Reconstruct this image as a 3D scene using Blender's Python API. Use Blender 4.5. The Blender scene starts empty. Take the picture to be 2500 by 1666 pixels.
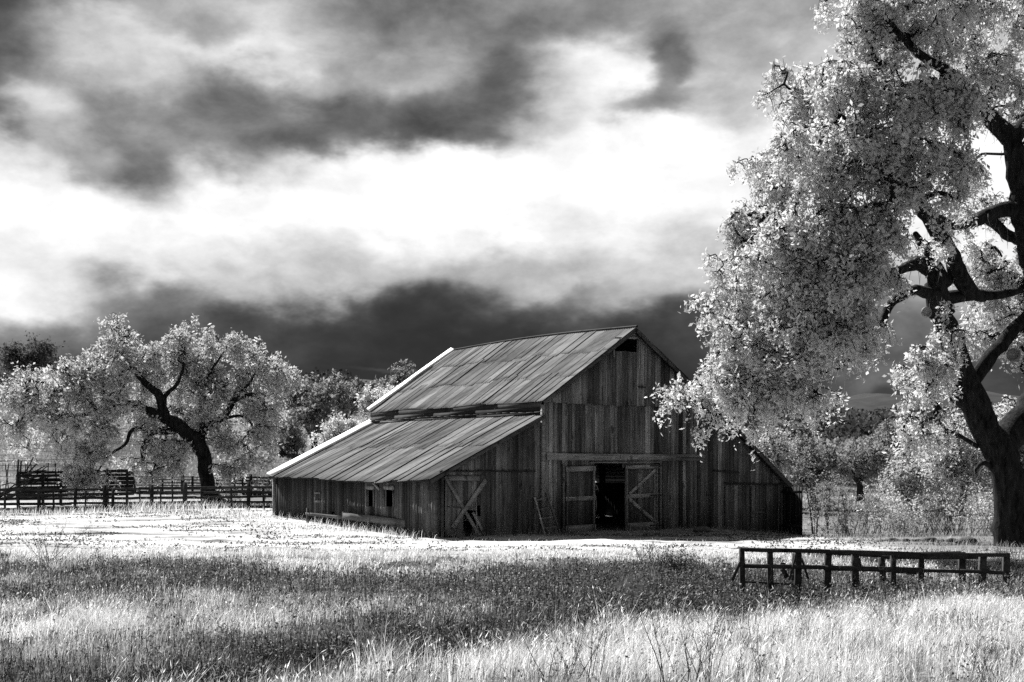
import bpy, math, random
import numpy as np
from mathutils import Vector
sc = bpy.context.scene
COL = sc.collection
F, HZ, CH = 3300.0, 1140.0, 2.6          # focal length and horizon of the 2500x1666 photograph, eye height

# ------------------------------------------------------------------ camera
cam = bpy.data.cameras.new('camera'); co = bpy.data.objects.new('camera', cam); COL.objects.link(co)
co.location = (0, 0, CH); co.rotation_euler = (math.radians(90), 0, 0)
cam.sensor_width = 36; cam.lens = 36 * F / 2500
cam.shift_y = (HZ - 833) / 2500
cam.clip_start = 0.1; cam.clip_end = 9000
sc.camera = co
sc.render.resolution_x, sc.render.resolution_y = 1024, 682
sc.view_settings.view_transform = 'Standard'; sc.view_settings.look = 'None'
sc.view_settings.gamma = 1; sc.view_settings.exposure = 1.1
sc.cycles.use_denoising = False
sc.cycles.max_bounces = 5; sc.cycles.diffuse_bounces = 2; sc.cycles.glossy_bounces = 2
sc.cycles.transmission_bounces = 4; sc.cycles.sample_clamp_indirect = 4
sc.cycles.use_adaptive_sampling = False

# ------------------------------------------------------------------ sky and sun
SUN_EL = math.radians(47); SUN_H = Vector((-0.52, 0.854, 0)).normalized()
sun = bpy.data.lights.new('sun', 'SUN'); sun.energy = 5.0; sun.angle = math.radians(0.5); sun.color = (1.0, 0.995, 0.985)
so = bpy.data.objects.new('sun', sun); COL.objects.link(so)
sdir = Vector((SUN_H.x * math.cos(SUN_EL), SUN_H.y * math.cos(SUN_EL), math.sin(SUN_EL)))
so.rotation_euler = sdir.to_track_quat('Z', 'Y').to_euler(); so.location = (0, 0, 60)

def dir_of(px, py):
    x, z = (px - 1250) / F, (HZ - py) / F
    return math.atan2(x, 1), math.atan2(z, math.hypot(x, 1))

world = bpy.data.worlds.new('World'); sc.world = world; world.use_nodes = True
def build_world():
    nt = world.node_tree; nt.nodes.clear(); N = nt.nodes.new; L = nt.links.new
    def math_(op, a, b=None, c=None, clamp=False):
        n = N('ShaderNodeMath'); n.operation = op; n.use_clamp = clamp
        for i, v in enumerate((a, b, c)):
            if v is None: continue
            if isinstance(v, (int, float)): n.inputs[i].default_value = v
            else: L(v, n.inputs[i])
        return n.outputs[0]
    tc = N('ShaderNodeTexCoord')
    sep = N('ShaderNodeSeparateXYZ'); L(tc.outputs['Generated'], sep.inputs[0])
    az = math_('ARCTAN2', sep.outputs[0], sep.outputs[1])
    el = math_('ARCSINE', sep.outputs[2])
    cmb = N('ShaderNodeCombineXYZ'); L(az, cmb.inputs[0]); L(el, cmb.inputs[1])
    def noise(vec, scale, detail, rough, dist=0.0):
        n = N('ShaderNodeTexNoise'); n.inputs['Scale'].default_value = scale; n.inputs['Detail'].default_value = detail
        n.inputs['Roughness'].default_value = rough; n.inputs['Distortion'].default_value = dist
        L(vec, n.inputs['Vector']); return n
    stretch = N('ShaderNodeMapping'); stretch.inputs['Scale'].default_value = (1.0, 1.7, 1.0); stretch.inputs['Rotation'].default_value = (0, 0, -0.12)
    L(cmb.outputs[0], stretch.inputs[0])
    # warp the cloud layout so that its masses get billowing edges
    w1 = noise(stretch.outputs[0], 11.0, 5.0, 0.55)
    sub = N('ShaderNodeVectorMath'); sub.operation = 'SUBTRACT'; L(w1.outputs['Color'], sub.inputs[0]); sub.inputs[1].default_value = (0.5, 0.5, 0.5)
    scl = N('ShaderNodeVectorMath'); scl.operation = 'SCALE'; L(sub.outputs[0], scl.inputs[0]); scl.inputs['Scale'].default_value = 0.075
    add = N('ShaderNodeVectorMath'); add.operation = 'ADD'; L(cmb.outputs[0], add.inputs[0]); L(scl.outputs[0], add.inputs[1])
    flat = N('ShaderNodeVectorMath'); flat.operation = 'MULTIPLY'; L(add.outputs[0], flat.inputs[0]); flat.inputs[1].default_value = (1, 1, 0)
    val = 0.40
    # cloud masses: centre and half size (2353-pixel photograph units), tilt, brightness, opacity
    for cx, cy, rx, ry, rot, tgt, op in CLOUDS:
        a, e = dir_of(cx * 1.0625, cy * 1.0625)
        m = N('ShaderNodeMapping'); m.vector_type = 'TEXTURE'
        m.inputs['Location'].default_value = (a, e, 0); m.inputs['Rotation'].default_value = (0, 0, math.radians(rot))
        m.inputs['Scale'].default_value = (rx * 1.0625 / F, ry * 1.0625 / F, 1)
        L(flat.outputs[0], m.inputs[0])
        ln = N('ShaderNodeVectorMath'); ln.operation = 'LENGTH'; L(m.outputs[0], ln.inputs[0])
        mr = N('ShaderNodeMapRange'); mr.interpolation_type = 'SMOOTHERSTEP'
        mr.inputs[1].default_value = 1.5; mr.inputs[2].default_value = 0.1; mr.inputs[3].default_value = 0; mr.inputs[4].default_value = op
        L(ln.outputs['Value'], mr.inputs[0])
        mx = N('ShaderNodeMix'); mx.data_type = 'FLOAT'; L(mr.outputs[0], mx.inputs[0])
        if isinstance(val, float): mx.inputs[2].default_value = val
        else: L(val, mx.inputs[2])
        mx.inputs[3].default_value = tgt
        val = mx.outputs[0]
    det = noise(stretch.outputs[0], 20.0, 7.0, 0.60, 0.15)
    d = math_('MULTIPLY', math_('SUBTRACT', det.outputs[0], 0.5), 0.60)
    det2 = noise(stretch.outputs[0], 5.0, 3.0, 0.5)
    d = math_('ADD', d, math_('MULTIPLY', math_('SUBTRACT', det2.outputs[0], 0.5), 0.25))
    # detail fades inside the burnt-out white and in the darkest bank
    shown = math_('ADD', val, math_('MULTIPLY', d, math_('ADD', 0.10, math_('MULTIPLY', val, math_('MULTIPLY', 2.0, math_('SUBTRACT', 1.22, val))))))
    shown = math_('MAXIMUM', shown, 0.10)
    lin = math_('POWER', shown, 2.2)
    sky = N('ShaderNodeTexSky'); sky.sky_type = 'NISHITA'; sky.sun_disc = False
    sky.sun_elevation = SUN_EL; sky.sun_rotation = math.atan2(SUN_H.x, SUN_H.y)
    bw = N('ShaderNodeRGBToBW'); L(sky.outputs[0], bw.inputs[0])
    clear = math_('MULTIPLY', math_('MINIMUM', bw.outputs[0], 4.0), 0.03)     # the infrared sky between the clouds is nearly black
    tot = math_('ADD', math_('MULTIPLY', lin, 10.0 / 2 ** 1.1), clear)
    bg = N('ShaderNodeBackground'); bg.inputs[1].default_value = 0.1
    L(tot, bg.inputs[0])
    out = N('ShaderNodeOutputWorld'); L(bg.outputs[0], out.inputs[0])
    world.cycles.sampling_method = 'MANUAL'; world.cycles.sample_map_resolution = 1024
CLOUDS = [
    # cx, cy, rx, ry, rot, brightness, opacity
    (1100, -1500, 4000, 900, 0, 0.50, 1), (1100, 60, 3500, 330, 0, 0.58, 1),
    (1000, 480, 4200, 320, 3, 0.88, 1), (900, 515, 1700, 265, 4, 0.98, 1), (80, 520, 560, 250, 0, 1.02, 1), (1500, 430, 800, 250, 4, 1.0, 1), (1100, 450, 500, 110, 6, 1.05, 0.8), (1400, 520, 260, 60, 0, 0.93, 0.6),
    (1200, 900, 4500, 290, 2, 0.20, 1), (1150, 715, 1900, 100, 2, 0.40, 0.6),
    (260, 705, 330, 75, 8, 0.50, 0.9), (-40, 660, 330, 120, 10, 0.97, 1), (60, 790, 280, 60, 10, 0.48, 0.8), (400, 700, 170, 60, 0, 0.38, 0.8), (562, 662, 120, 65, -20, 0.80, 0.8), (760, 610, 300, 90, 0, 0.78, 0.85),
    (912, 718, 220, 62, 10, 0.24, 0.9), (1150, 620, 240, 60, 8, 0.68, 0.7), (1440, 630, 360, 80, 6, 0.76, 0.9), (1590, 725, 260, 70, 12, 0.24, 0.95), (1290, 700, 150, 40, 20, 0.42, 0.6), (960, 815, 760, 115, 0, 0.11, 1), (1200, 860, 900, 80, 0, 0.12, 0.9), (540, 800, 280, 80, 0, 0.26, 0.8),
    (10, 50, 290, 260, 10, 0.18, 1), (170, 215, 260, 105, -38, 0.28, 0.95), (285, 345, 150, 100, -40, 0.36, 0.9), (15, 265, 80, 55, 0, 0.30, 0.8), (108, 265, 85, 65, -10, 0.86, 0.9), (215, 330, 70, 50, -30, 0.8, 0.5),
    (430, 130, 380, 160, 6, 0.76, 1), (500, 125, 330, 95, 0, 0.95, 0.95), (330, 190, 140, 110, 0, 0.74, 0.6), (471, 45, 140, 55, 0, 0.55, 0.8), (620, 50, 150, 60, 0, 0.76, 0.6),
    (560, 235, 170, 90, -6, 0.36, 0.9), (430, 315, 230, 60, -10, 0.46, 0.8), (640, 280, 260, 50, 0, 0.48, 0.7), (810, 155, 90, 80, 0, 0.46, 0.75), (890, 120, 150, 60, 0, 0.68, 0.7), (900, 200, 240, 55, 8, 0.62, 0.7),
    (1080, 20, 360, 80, 0, 0.40, 0.9), (1110, 90, 220, 60, 0, 0.5, 0.7), (860, 290, 320, 60, 2, 0.37, 0.9), (1020, 295, 190, 62, -4, 0.33, 0.9), (1160, 195, 270, 85, 26, 0.33, 0.92), (1290, 84, 120, 70, 20, 0.42, 0.8), (1000, 240, 150, 40, 10, 0.46, 0.6),
    (1420, 165, 190, 100, 10, 0.90, 0.95), (1400, 180, 110, 60, 0, 1.0, 0.8), (1440, 30, 300, 75, 0, 0.54, 0.8), (1585, 180, 75, 55, 0, 0.97, 0.8), (1720, 90, 190, 150, 0, 0.64, 0.85), (1690, 205, 140, 60, 0, 0.74, 0.7),
    (1556, 102, 58, 56, 20, 0.38, 0.9), (1524, 165, 40, 70, -35, 0.48, 0.8), (1510, 225, 120, 42, 10, 0.52, 0.85), (1250, 250, 120, 60, 20, 0.72, 0.5),
    (2000, 770, 500, 130, 0, 0.24, 0.95), (2030, 868, 300, 26, 8, 0.38, 0.8), (2300, 470, 400, 300, 0, 1.0, 0.9), (900, 862, 160, 10, 3, 0.24, 0.8),
]
build_world()

# ------------------------------------------------------------------ helpers
rng = np.random.default_rng(7)
random.seed(7)
def sstep(x): x = np.clip(x, 0, 1); return x * x * (3 - 2 * x)
def wp(px, py, Y): return np.array([(px - 1250) / F * Y, Y, CH + (HZ - py) / F * Y])
def proj(x, y, z):
    yy = np.maximum(y, 0.5); return 1250 + x / yy * F, HZ - (z - CH) / yy * F

def vnoise(x, y, seed=0):
    """smooth value noise on a lattice, 0..1, vectorised"""
    xi, yi = np.floor(x).astype(np.int64), np.floor(y).astype(np.int64); fx, fy = x - xi, y - yi
    fx, fy = fx * fx * (3 - 2 * fx), fy * fy * (3 - 2 * fy)
    def h(a, b):
        n = (a * 374761393 + b * 668265263 + seed * 1442695041) & 0xffffffff
        n = ((n ^ (n >> 13)) * 1274126177) & 0xffffffff
        return ((n ^ (n >> 16)) & 0xffff) / 65535.0
    return (h(xi, yi) * (1 - fx) + h(xi + 1, yi) * fx) * (1 - fy) + (h(xi, yi + 1) * (1 - fx) + h(xi + 1, yi + 1) * fx) * fy
def fbm(x, y, seed=0, o=4):
    s = 0; a = 0.5; t = 0
    for i in range(o): s = s + a * vnoise(x * 2 ** i, y * 2 ** i, seed + i); t += a; a *= 0.5
    return s / t

def tag(o, label=None, cat=None, group=None, kind=None):
    if label: o['label'] = label
    if cat: o['category'] = cat
    if group: o['group'] = group
    if kind: o['kind'] = kind
    return o
def empty(name, loc, label, cat, group=None):
    o = bpy.data.objects.new(name, None); COL.objects.link(o); o.location = [float(v) for v in loc]; o.empty_display_size = 0.2
    return tag(o, label, cat, group)

class MB:
    """collects geometry in world space and links it as ONE mesh object"""
    def __init__(s): s.v = []; s.q = []; s.t = []; s.n = 0; s.tone = []
    def add(s, v, quads=None, tris=None, tone=None):
        v = np.asarray(v, float).reshape(-1, 3)
        if quads is not None and len(quads): s.q.append(np.asarray(quads, np.int64).reshape(-1, 4) + s.n)
        if tris is not None and len(tris): s.t.append(np.asarray(tris, np.int64).reshape(-1, 3) + s.n)
        s.v.append(v); s.n += len(v)
        s.tone.append(np.full(len(v), 1.0) if tone is None else (np.full(len(v), float(tone)) if np.isscalar(tone) else np.asarray(tone, float)))
    def build(s, name, mat, parent=None, smooth=False):
        me = bpy.data.meshes.new(name)
        v = np.concatenate(s.v); q = np.concatenate(s.q) if s.q else np.zeros((0, 4), np.int64); t = np.concatenate(s.t) if s.t else np.zeros((0, 3), np.int64)
        org = np.zeros(3)
        if parent is not None: org = np.array(parent.location) + (np.array(parent.parent.location) if parent.parent else 0)
        v = v - org
        me.vertices.add(len(v)); me.vertices.foreach_set('co', v.astype(np.float32).ravel())
        nl = 4 * len(q) + 3 * len(t); me.loops.add(nl); me.polygons.add(len(q) + len(t))
        me.loops.foreach_set('vertex_index', np.concatenate([q.ravel(), t.ravel()]).astype(np.int32))
        ls = np.concatenate([np.arange(len(q)) * 4, 4 * len(q) + np.arange(len(t)) * 3]).astype(np.int32)
        me.polygons.foreach_set('loop_start', ls)
        if smooth: me.polygons.foreach_set('use_smooth', np.ones(len(ls), bool))
        me.update(calc_edges=True)
        a = me.attributes.new('tone', 'FLOAT', 'POINT'); a.data.foreach_set('value', np.concatenate(s.tone).astype(np.float32))
        me.materials.append(mat)
        o = bpy.data.objects.new(name, me); COL.objects.link(o)
        if parent is not None: o.parent = parent
        return o
    def box8(s, p, tone=None):
        """p: eight corners, bottom four then top four, same winding"""
        s.add(p, [[0, 3, 2, 1], [4, 5, 6, 7], [0, 1, 5, 4], [1, 2, 6, 5], [2, 3, 7, 6], [3, 0, 4, 7]], tone=tone)
    def bar(s, a, b, w, h, up=(0, 0, 1), tone=None, jit=0.0):
        """a square-edged timber from a to b: w across, h along up"""
        a, b = np.array(a, float), np.array(b, float); d = b - a; L = np.linalg.norm(d); d = d / L
        up = np.array(up, float); sd = np.cross(d, up)
        if np.linalg.norm(sd) < 1e-4: sd = np.cross(d, (1, 0, 0))
        sd /= np.linalg.norm(sd); up = np.cross(sd, d)
        n = max(1, int(L / 0.5)) if jit else 1
        ring = []
        for i in range(n + 1):
            c = a + d * L * i / n + (rng.normal(0, jit, 3) if jit else 0)
            for x, y in ((-1, -1), (1, -1), (1, 1), (-1, 1)): ring.append(c + sd * x * w / 2 + up * y * h / 2)
        q = [[0, 3, 2, 1], [4 * n, 4 * n + 1, 4 * n + 2, 4 * n + 3]]
        for i in range(n):
            for k in range(4): q.append([4 * i + k, 4 * i + (k + 1) % 4, 4 * i + 4 + (k + 1) % 4, 4 * i + 4 + k])
        s.add(ring, q, tone=tone)

def tubes(mb, P, R, S=5, tone=None, rough=0.0, cap=True):
    """batch of tubes: P (N,K,3), R (N,K)"""
    P = np.asarray(P, float); R = np.asarray(R, float); N, K, _ = P.shape
    if N == 0: return
    T = np.empty_like(P); T[:, 1:-1] = P[:, 2:] - P[:, :-2]; T[:, 0] = P[:, 1] - P[:, 0]; T[:, -1] = P[:, -1] - P[:, -2]
    T /= np.maximum(np.linalg.norm(T, axis=2, keepdims=True), 1e-9)
    ref = np.where(np.abs(T[:, :1, 2:]) > 0.85, np.array([[[1.0, 0.15, 0]]]), np.array([[[0.1, 0.05, 1.0]]])) * np.ones((N, K, 1))
    A = np.cross(T, ref)
    for k in range(1, K): A[:, k] = A[:, k - 1] - (A[:, k - 1] * T[:, k]).sum(1, keepdims=True) * T[:, k]
    A /= np.maximum(np.linalg.norm(A, axis=2, keepdims=True), 1e-9); B = np.cross(T, A)
    th = np.arange(S) * 2 * np.pi / S
    rr = R[:, :, None] * (1 + (rng.normal(0, rough, (N, K, S)) if rough else 0))
    V = P[:, :, None, :] + (A[:, :, None, :] * np.cos(th)[None, None, :, None] + B[:, :, None, :] * np.sin(th)[None, None, :, None]) * rr[..., None]
    idx = np.arange(N * K * S).reshape(N, K, S); a = idx[:, :-1, :]; b = idx[:, 1:, :]
    q = np.stack([a, b, np.roll(b, -1, 2), np.roll(a, -1, 2)], -1).reshape(-1, 4)
    tn = None
    if tone is not None: tn = np.repeat(np.broadcast_to(np.asarray(tone, float).reshape(-1, 1), (N, K)).ravel(), S)
    mb.add(V.reshape(-1, 3), q, tone=tn)

# ------------------------------------------------------------------ materials (neutral greys: the place as an infrared camera sees it)
def new_mat(name):
    m = bpy.data.materials.new(name); m.use_nodes = True; nt = m.node_tree; nt.nodes.clear()
    return m, nt, nt.nodes.new, nt.links.new
def grey_ramp(N, stops):
    r = N('ShaderNodeValToRGB'); e = r.color_ramp.elements
    while len(e) < len(stops): e.new(0.5)
    for i, (p, v) in enumerate(stops): e[i].position = p; e[i].color = (v, v, v, 1)
    return r
def mul(nt, a, b, op='MULTIPLY'):
    n = nt.nodes.new('ShaderNodeMath'); n.operation = op
    for i, v in enumerate((a, b)):
        if isinstance(v, (int, float)): n.inputs[i].default_value = v
        else: nt.links.new(v, n.inputs[i])
    return n.outputs[0]
def noise_node(nt, scale, detail=4, rough=0.55, mapping=None, rot=None, coord='Object', w=None):
    tc = nt.nodes.new('ShaderNodeTexCoord'); src = tc.outputs[coord]
    if mapping:
        mp = nt.nodes.new('ShaderNodeMapping'); mp.inputs['Scale'].default_value = mapping
        if rot: mp.inputs['Rotation'].default_value = rot
        nt.links.new(src, mp.inputs[0]); src = mp.outputs[0]
    n = nt.nodes.new('ShaderNodeTexNoise'); n.inputs['Scale'].default_value = scale; n.inputs['Detail'].default_value = detail; n.inputs['Roughness'].default_value = rough
    if w is not None: n.noise_dimensions = '4D'; nt.links.new(w, n.inputs['W'])
    nt.links.new(src, n.inputs['Vector']); return n.outputs['Fac']

def wood_mat(name, lo, hi, grain=(14, 14, 0.7), rot=None, rough=0.9, spread=0.7, bump=0.4):
    m, nt, N, L = new_mat(name)
    geo = N('ShaderNodeNewGeometry'); isl = geo.outputs['Random Per Island']
    att = N('ShaderNodeAttribute'); att.attribute_name = 'tone'
    w = mul(nt, isl, 37.0)
    g = noise_node(nt, 1.0, 6, 0.68, mapping=grain, rot=rot, w=w)
    st = noise_node(nt, 0.55, 4, 0.6, mapping=(1, 1, 0.6), rot=rot)
    kn = noise_node(nt, 2.2, 2, 0.5, mapping=(2.2, 2.2, 0.8), w=w)
    r = grey_ramp(N, [(0.30, lo), (0.50, (lo + hi) / 2), (0.72, hi)]); L(g, r.inputs[0])
    bw = N('ShaderNodeRGBToBW'); L(r.outputs[0], bw.inputs[0])
    f = mul(nt, mul(nt, isl, spread), 1 - spread / 2, 'ADD')
    s2 = grey_ramp(N, [(0.33, 0.5), (0.6, 1.12)]); L(st, s2.inputs[0])
    k2 = grey_ramp(N, [(0.30, 0.35), (0.38, 1.0)]); L(kn, k2.inputs[0])
    v = mul(nt, mul(nt, mul(nt, mul(nt, bw.outputs[0], f), s2.outputs[0]), k2.outputs[0]), att.outputs['Fac'])
    p = N('ShaderNodeBsdfPrincipled'); p.inputs['Roughness'].default_value = rough; p.inputs['Specular IOR Level'].default_value = 0.15
    L(v, p.inputs['Base Color'])
    b = N('ShaderNodeBump'); b.inputs['Strength'].default_value = bump; b.inputs['Distance'].default_value = 0.01; L(g, b.inputs['Height']); L(b.outputs[0], p.inputs['Normal'])
    o = N('ShaderNodeOutputMaterial'); L(p.outputs[0], o.inputs[0]); return m

def leaf_mat(name, alb, trans=0.42, spread=0.35):
    m, nt, N, L = new_mat(name)
    geo = N('ShaderNodeNewGeometry'); isl = geo.outputs['Random Per Island']
    att = N('ShaderNodeAttribute'); att.attribute_name = 'tone'
    v = mul(nt, mul(nt, mul(nt, mul(nt, isl, spread), 1 - spread / 2, 'ADD'), alb), att.outputs['Fac'])
    d = N('ShaderNodeBsdfDiffuse'); t = N('ShaderNodeBsdfTranslucent'); L(v, d.inputs[0]); L(v, t.inputs[0])
    mx = N('ShaderNodeMixShader'); mx.inputs[0].default_value = trans; L(d.outputs[0], mx.inputs[1]); L(t.outputs[0], mx.inputs[2])
    o = N('ShaderNodeOutputMaterial'); L(mx.outputs[0], o.inputs[0]); return m

def bark_mat(name, lo, hi):
    m, nt, N, L = new_mat(name)
    g = noise_node(nt, 1.0, 6, 0.7, mapping=(7, 7, 1.6)); r = grey_ramp(N, [(0.35, lo), (0.68, hi)]); L(g, r.inputs[0])
    p = N('ShaderNodeBsdfPrincipled'); p.inputs['Roughness'].default_value = 0.95; p.inputs['Specular IOR Level'].default_value = 0.1; L(r.outputs[0], p.inputs['Base Color'])
    b = N('ShaderNodeBump'); b.inputs['Strength'].default_value = 1.0; b.inputs['Distance'].default_value = 0.06; L(g, b.inputs['Height']); L(b.outputs[0], p.inputs['Normal'])
    o = N('ShaderNodeOutputMaterial'); L(p.outputs[0], o.inputs[0]); return m

def plain_mat(name, v, rough=0.8, var=0.5, scale=3.0, metal=0.0, bump=0.0):
    m, nt, N, L = new_mat(name)
    g = noise_node(nt, scale, 5, 0.6); r = grey_ramp(N, [(0.3, v * (1 - var)), (0.7, min(0.95, v * (1 + var)))]); L(g, r.inputs[0])
    p = N('ShaderNodeBsdfPrincipled'); p.inputs['Roughness'].default_value = rough; p.inputs['Metallic'].default_value = metal; p.inputs['Specular IOR Level'].default_value = 0.25; L(r.outputs[0], p.inputs['Base Color'])
    if bump:
        b = N('ShaderNodeBump'); b.inputs['Strength'].default_value = 1; b.inputs['Distance'].default_value = bump; L(g, b.inputs['Height']); L(b.outputs[0], p.inputs['Normal'])
    o = N('ShaderNodeOutputMaterial'); L(p.outputs[0], o.inputs[0]); return m

def roof_mat(name, lo, hi):
    """weathered corrugated iron: streaks run down the slope, rows of sheets differ"""
    m, nt, N, L = new_mat(name)
    geo = N('ShaderNodeNewGeometry'); isl = geo.outputs['Random Per Island']
    att = N('ShaderNodeAttribute'); att.attribute_name = 'tone'
    rz = -math.atan2(0.5801, 0.8146)
    # noise stretched down the slope: rotate so that mapping x runs along the eave direction
    g = noise_node(nt, 1.0, 5, 0.6, mapping=(0.30, 1.5, 0.30), rot=(0, 0, rz))
    g2 = noise_node(nt, 1.0, 6, 0.75, mapping=(3, 16, 3), rot=(0, 0, rz))
    r = grey_ramp(N, [(0.38, lo), (0.47, (lo + hi) * 0.5), (0.60, hi)]); L(g, r.inputs[0])
    r2 = grey_ramp(N, [(0.3, 0.72), (0.7, 1.18)]); L(g2, r2.inputs[0])
    f = mul(nt, mul(nt, isl, 0.5), 0.75, 'ADD')
    v = mul(nt, mul(nt, mul(nt, r.outputs[0], r2.outputs[0]), f), att.outputs['Fac'])
    p = N('ShaderNodeBsdfPrincipled'); p.inputs['Roughness'].default_value = 0.9; p.inputs['Specular IOR Level'].default_value = 0.08; L(v, p.inputs['Base Color'])
    o = N('ShaderNodeOutputMaterial'); L(p.outputs[0], o.inputs[0]); return m

def ground_mat():
    m, nt, N, L = new_mat('dry_ground')
    a = noise_node(nt, 1.0, 6, 0.65, mapping=(0.22, 0.9, 1)); b = noise_node(nt, 1.0, 5, 0.7, mapping=(2.5, 4.5, 1)); c = noise_node(nt, 0.045, 3, 0.5)
    att = N('ShaderNodeAttribute'); att.attribute_name = 'tone'
    ra = grey_ramp(N, [(0.34, 0.07), (0.44, 0.38), (0.6, 0.55)]); L(a, ra.inputs[0])
    rb = grey_ramp(N, [(0.30, 0.35), (0.40, 0.95), (0.6, 1.05)]); L(b, rb.inputs[0])
    v = mul(nt, mul(nt, ra.outputs[0], rb.outputs[0]), att.outputs['Fac'])
    p = N('ShaderNodeBsdfPrincipled'); p.inputs['Roughness'].default_value = 1; p.inputs['Specular IOR Level'].default_value = 0.0; L(v, p.inputs['Base Color'])
    bu = N('ShaderNodeBump'); bu.inputs['Strength'].default_value = 0.7; bu.inputs['Distance'].default_value = 0.06; L(b, bu.inputs['Height']); L(bu.outputs[0], p.inputs['Normal'])
    o = N('ShaderNodeOutputMaterial'); L(p.outputs[0], o.inputs[0]); return m

M = dict(
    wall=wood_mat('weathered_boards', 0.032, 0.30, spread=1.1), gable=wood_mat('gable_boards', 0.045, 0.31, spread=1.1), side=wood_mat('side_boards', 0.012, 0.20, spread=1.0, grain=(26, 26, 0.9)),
    trim=wood_mat('timber_trim', 0.09, 0.36, grain=(1.2, 1.2, 16)), door=wood_mat('door_boards', 0.045, 0.25), dark=wood_mat('dark_timber', 0.03, 0.10, grain=(5, 5, 5)),
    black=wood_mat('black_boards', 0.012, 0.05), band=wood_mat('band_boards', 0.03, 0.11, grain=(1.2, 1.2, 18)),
    fence=wood_mat('fence_timber', 0.018, 0.085, grain=(4, 4, 12)), fence2=wood_mat('fence_timber_far', 0.012, 0.05, grain=(3, 3, 8)),
    trough=wood_mat('trough_boards', 0.08, 0.24, grain=(1.2, 1.2, 18)),
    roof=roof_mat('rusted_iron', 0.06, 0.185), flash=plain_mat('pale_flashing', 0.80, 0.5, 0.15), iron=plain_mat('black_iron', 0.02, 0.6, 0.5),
    bark=bark_mat('oak_bark', 0.003, 0.042), bark2=bark_mat('far_bark', 0.02, 0.06), twig=plain_mat('twig_bark', 0.02, 0.95, 0.4),
    leaf=leaf_mat('oak_leaves', 0.74, 0.42, 0.3), leaf2=leaf_mat('far_leaves', 0.33), leaf3=leaf_mat('left_oak_leaves', 0.64, .4), leafb=leaf_mat('bright_leaves', 0.66, 0.5, 0.2), leafd=leaf_mat('dim_leaves', 0.14),
    moss=leaf_mat('lace_lichen', 0.22, 0.3), forest=leaf_mat('forest_leaves', 0.09, 0.3, 0.8),
    grass=leaf_mat('dry_grass', 0.86, 0.48, 0.5), weed=leaf_mat('dark_weeds', 0.17, 0.3, 0.8), rock=plain_mat('fieldstone', 0.09, 0.9, 0.5, 4, bump=0.03),
    cut=plain_mat('sawn_wood', 0.28, 0.9, 0.3), ground=ground_mat(), hill=plain_mat('mountain_scrub', 0.02, 1.0, 0.6, 0.03, bump=3.0), stalk=plain_mat('dry_stalk', 0.07, 0.9, 0.4),
)

# ------------------------------------------------------------------ terrain
CTRL = np.array([(-3, 49.5, 0), (-10.6, 60.4, .45), (-26, 70, .33), (-12, 64, .48), (4, 54, 0), (9, 58, -.05), (12.7, 59, -.40), (17, 47, -.12), (6.5, 32.5, -.2),
    (12, 32.5, -.25), (0, 40, 0), (-15, 45, .08), (10, 42, -.05), (-12, 35, -.05), (30, 45, 0), (25, 90, -.1), (45, 90, .3), (35, 150, 2), (0, 90, .8), (-15, 90, 1.5),
    (-40, 92, 1.8), (-40, 120, 5), (-20, 120, 4.5), (0, 130, 3), (20, 150, 2.5), (-60, 200, 12), (-36, 220, 14), (0, 220, 10), (60, 220, 7), (0, 0, 1.0), (0, 9, .72),
    (-30, 0, .8), (30, 0, .9), (25, 15, .5), (6, 13, .45), (-2.5, 11.9, .50), (2.65, 18.3, .30), (5.5, 24, 0), (-30, 20, -.1), (100, 50, 1), (-100, 50, 3), (-80, 0, 2), (80, 0, 1), (-10, 20, -.32), (-5, 25, -.3),
    (0, 29, -.25), (-16, 28, -.2), (-12, 14, -.3), (-6, 10, -.2), (-9, 50, .1), (-22, 52, .15), (18, 56, -.25), (24, 62, -.25), (-200, 400, 20), (200, 400, 14), (0, 400, 12), (0, 900, 14), (500, 900, 14), (-500, 900, 18),
    (0, 3000, 10), (1500, 3000, 10), (-1500, 3000, 10), (400, 200, 8), (-400, 200, 14), (0, -20, 1.1), (60, -20, 1.1), (-60, -20, 1.1)], float)
def _uw(x, y):
    yy = np.maximum(y, -22) + 30; return 3.0 * x / yy, 2.5 * np.log(yy)
def _phi(r2): return 0.5 * r2 * np.log(np.maximum(r2, 1e-12))
_cu, _cw = _uw(CTRL[:, 0], CTRL[:, 1])
_n = len(CTRL); _A = np.zeros((_n + 3, _n + 3))
_A[:_n, :_n] = _phi((_cu[:, None] - _cu) ** 2 + (_cw[:, None] - _cw) ** 2) + np.eye(_n) * 0.002
_A[:_n, _n] = 1; _A[:_n, _n + 1] = _cu; _A[:_n, _n + 2] = _cw; _A[_n:, :_n] = _A[:_n, _n:].T
_sol = np.linalg.solve(_A, np.concatenate([CTRL[:, 2], [0, 0, 0]]))
def base_z(x, y):
    u, w = _uw(x, y); sh = u.shape; u, w = u.ravel(), w.ravel(); out = np.empty(len(u))
    for i in range(0, len(u), 20000):
        s = slice(i, i + 20000); out[s] = _phi((u[s, None] - _cu) ** 2 + (w[s, None] - _cw) ** 2) @ _sol[:_n] + _sol[_n] + _sol[_n + 1] * u[s] + _sol[_n + 2] * w[s]
    return out.reshape(sh)
def ditch_q(x, y):
    """distance behind the near bank's crest line, and run along it"""
    dx, dy = x + 2.5, y - 11.9; t = dx * .627 + dy * .779
    return -dx * .779 + dy * .627 + 0.5 * np.sin(t * 0.55) + 0.25 * np.sin(t * 1.7), t
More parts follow.
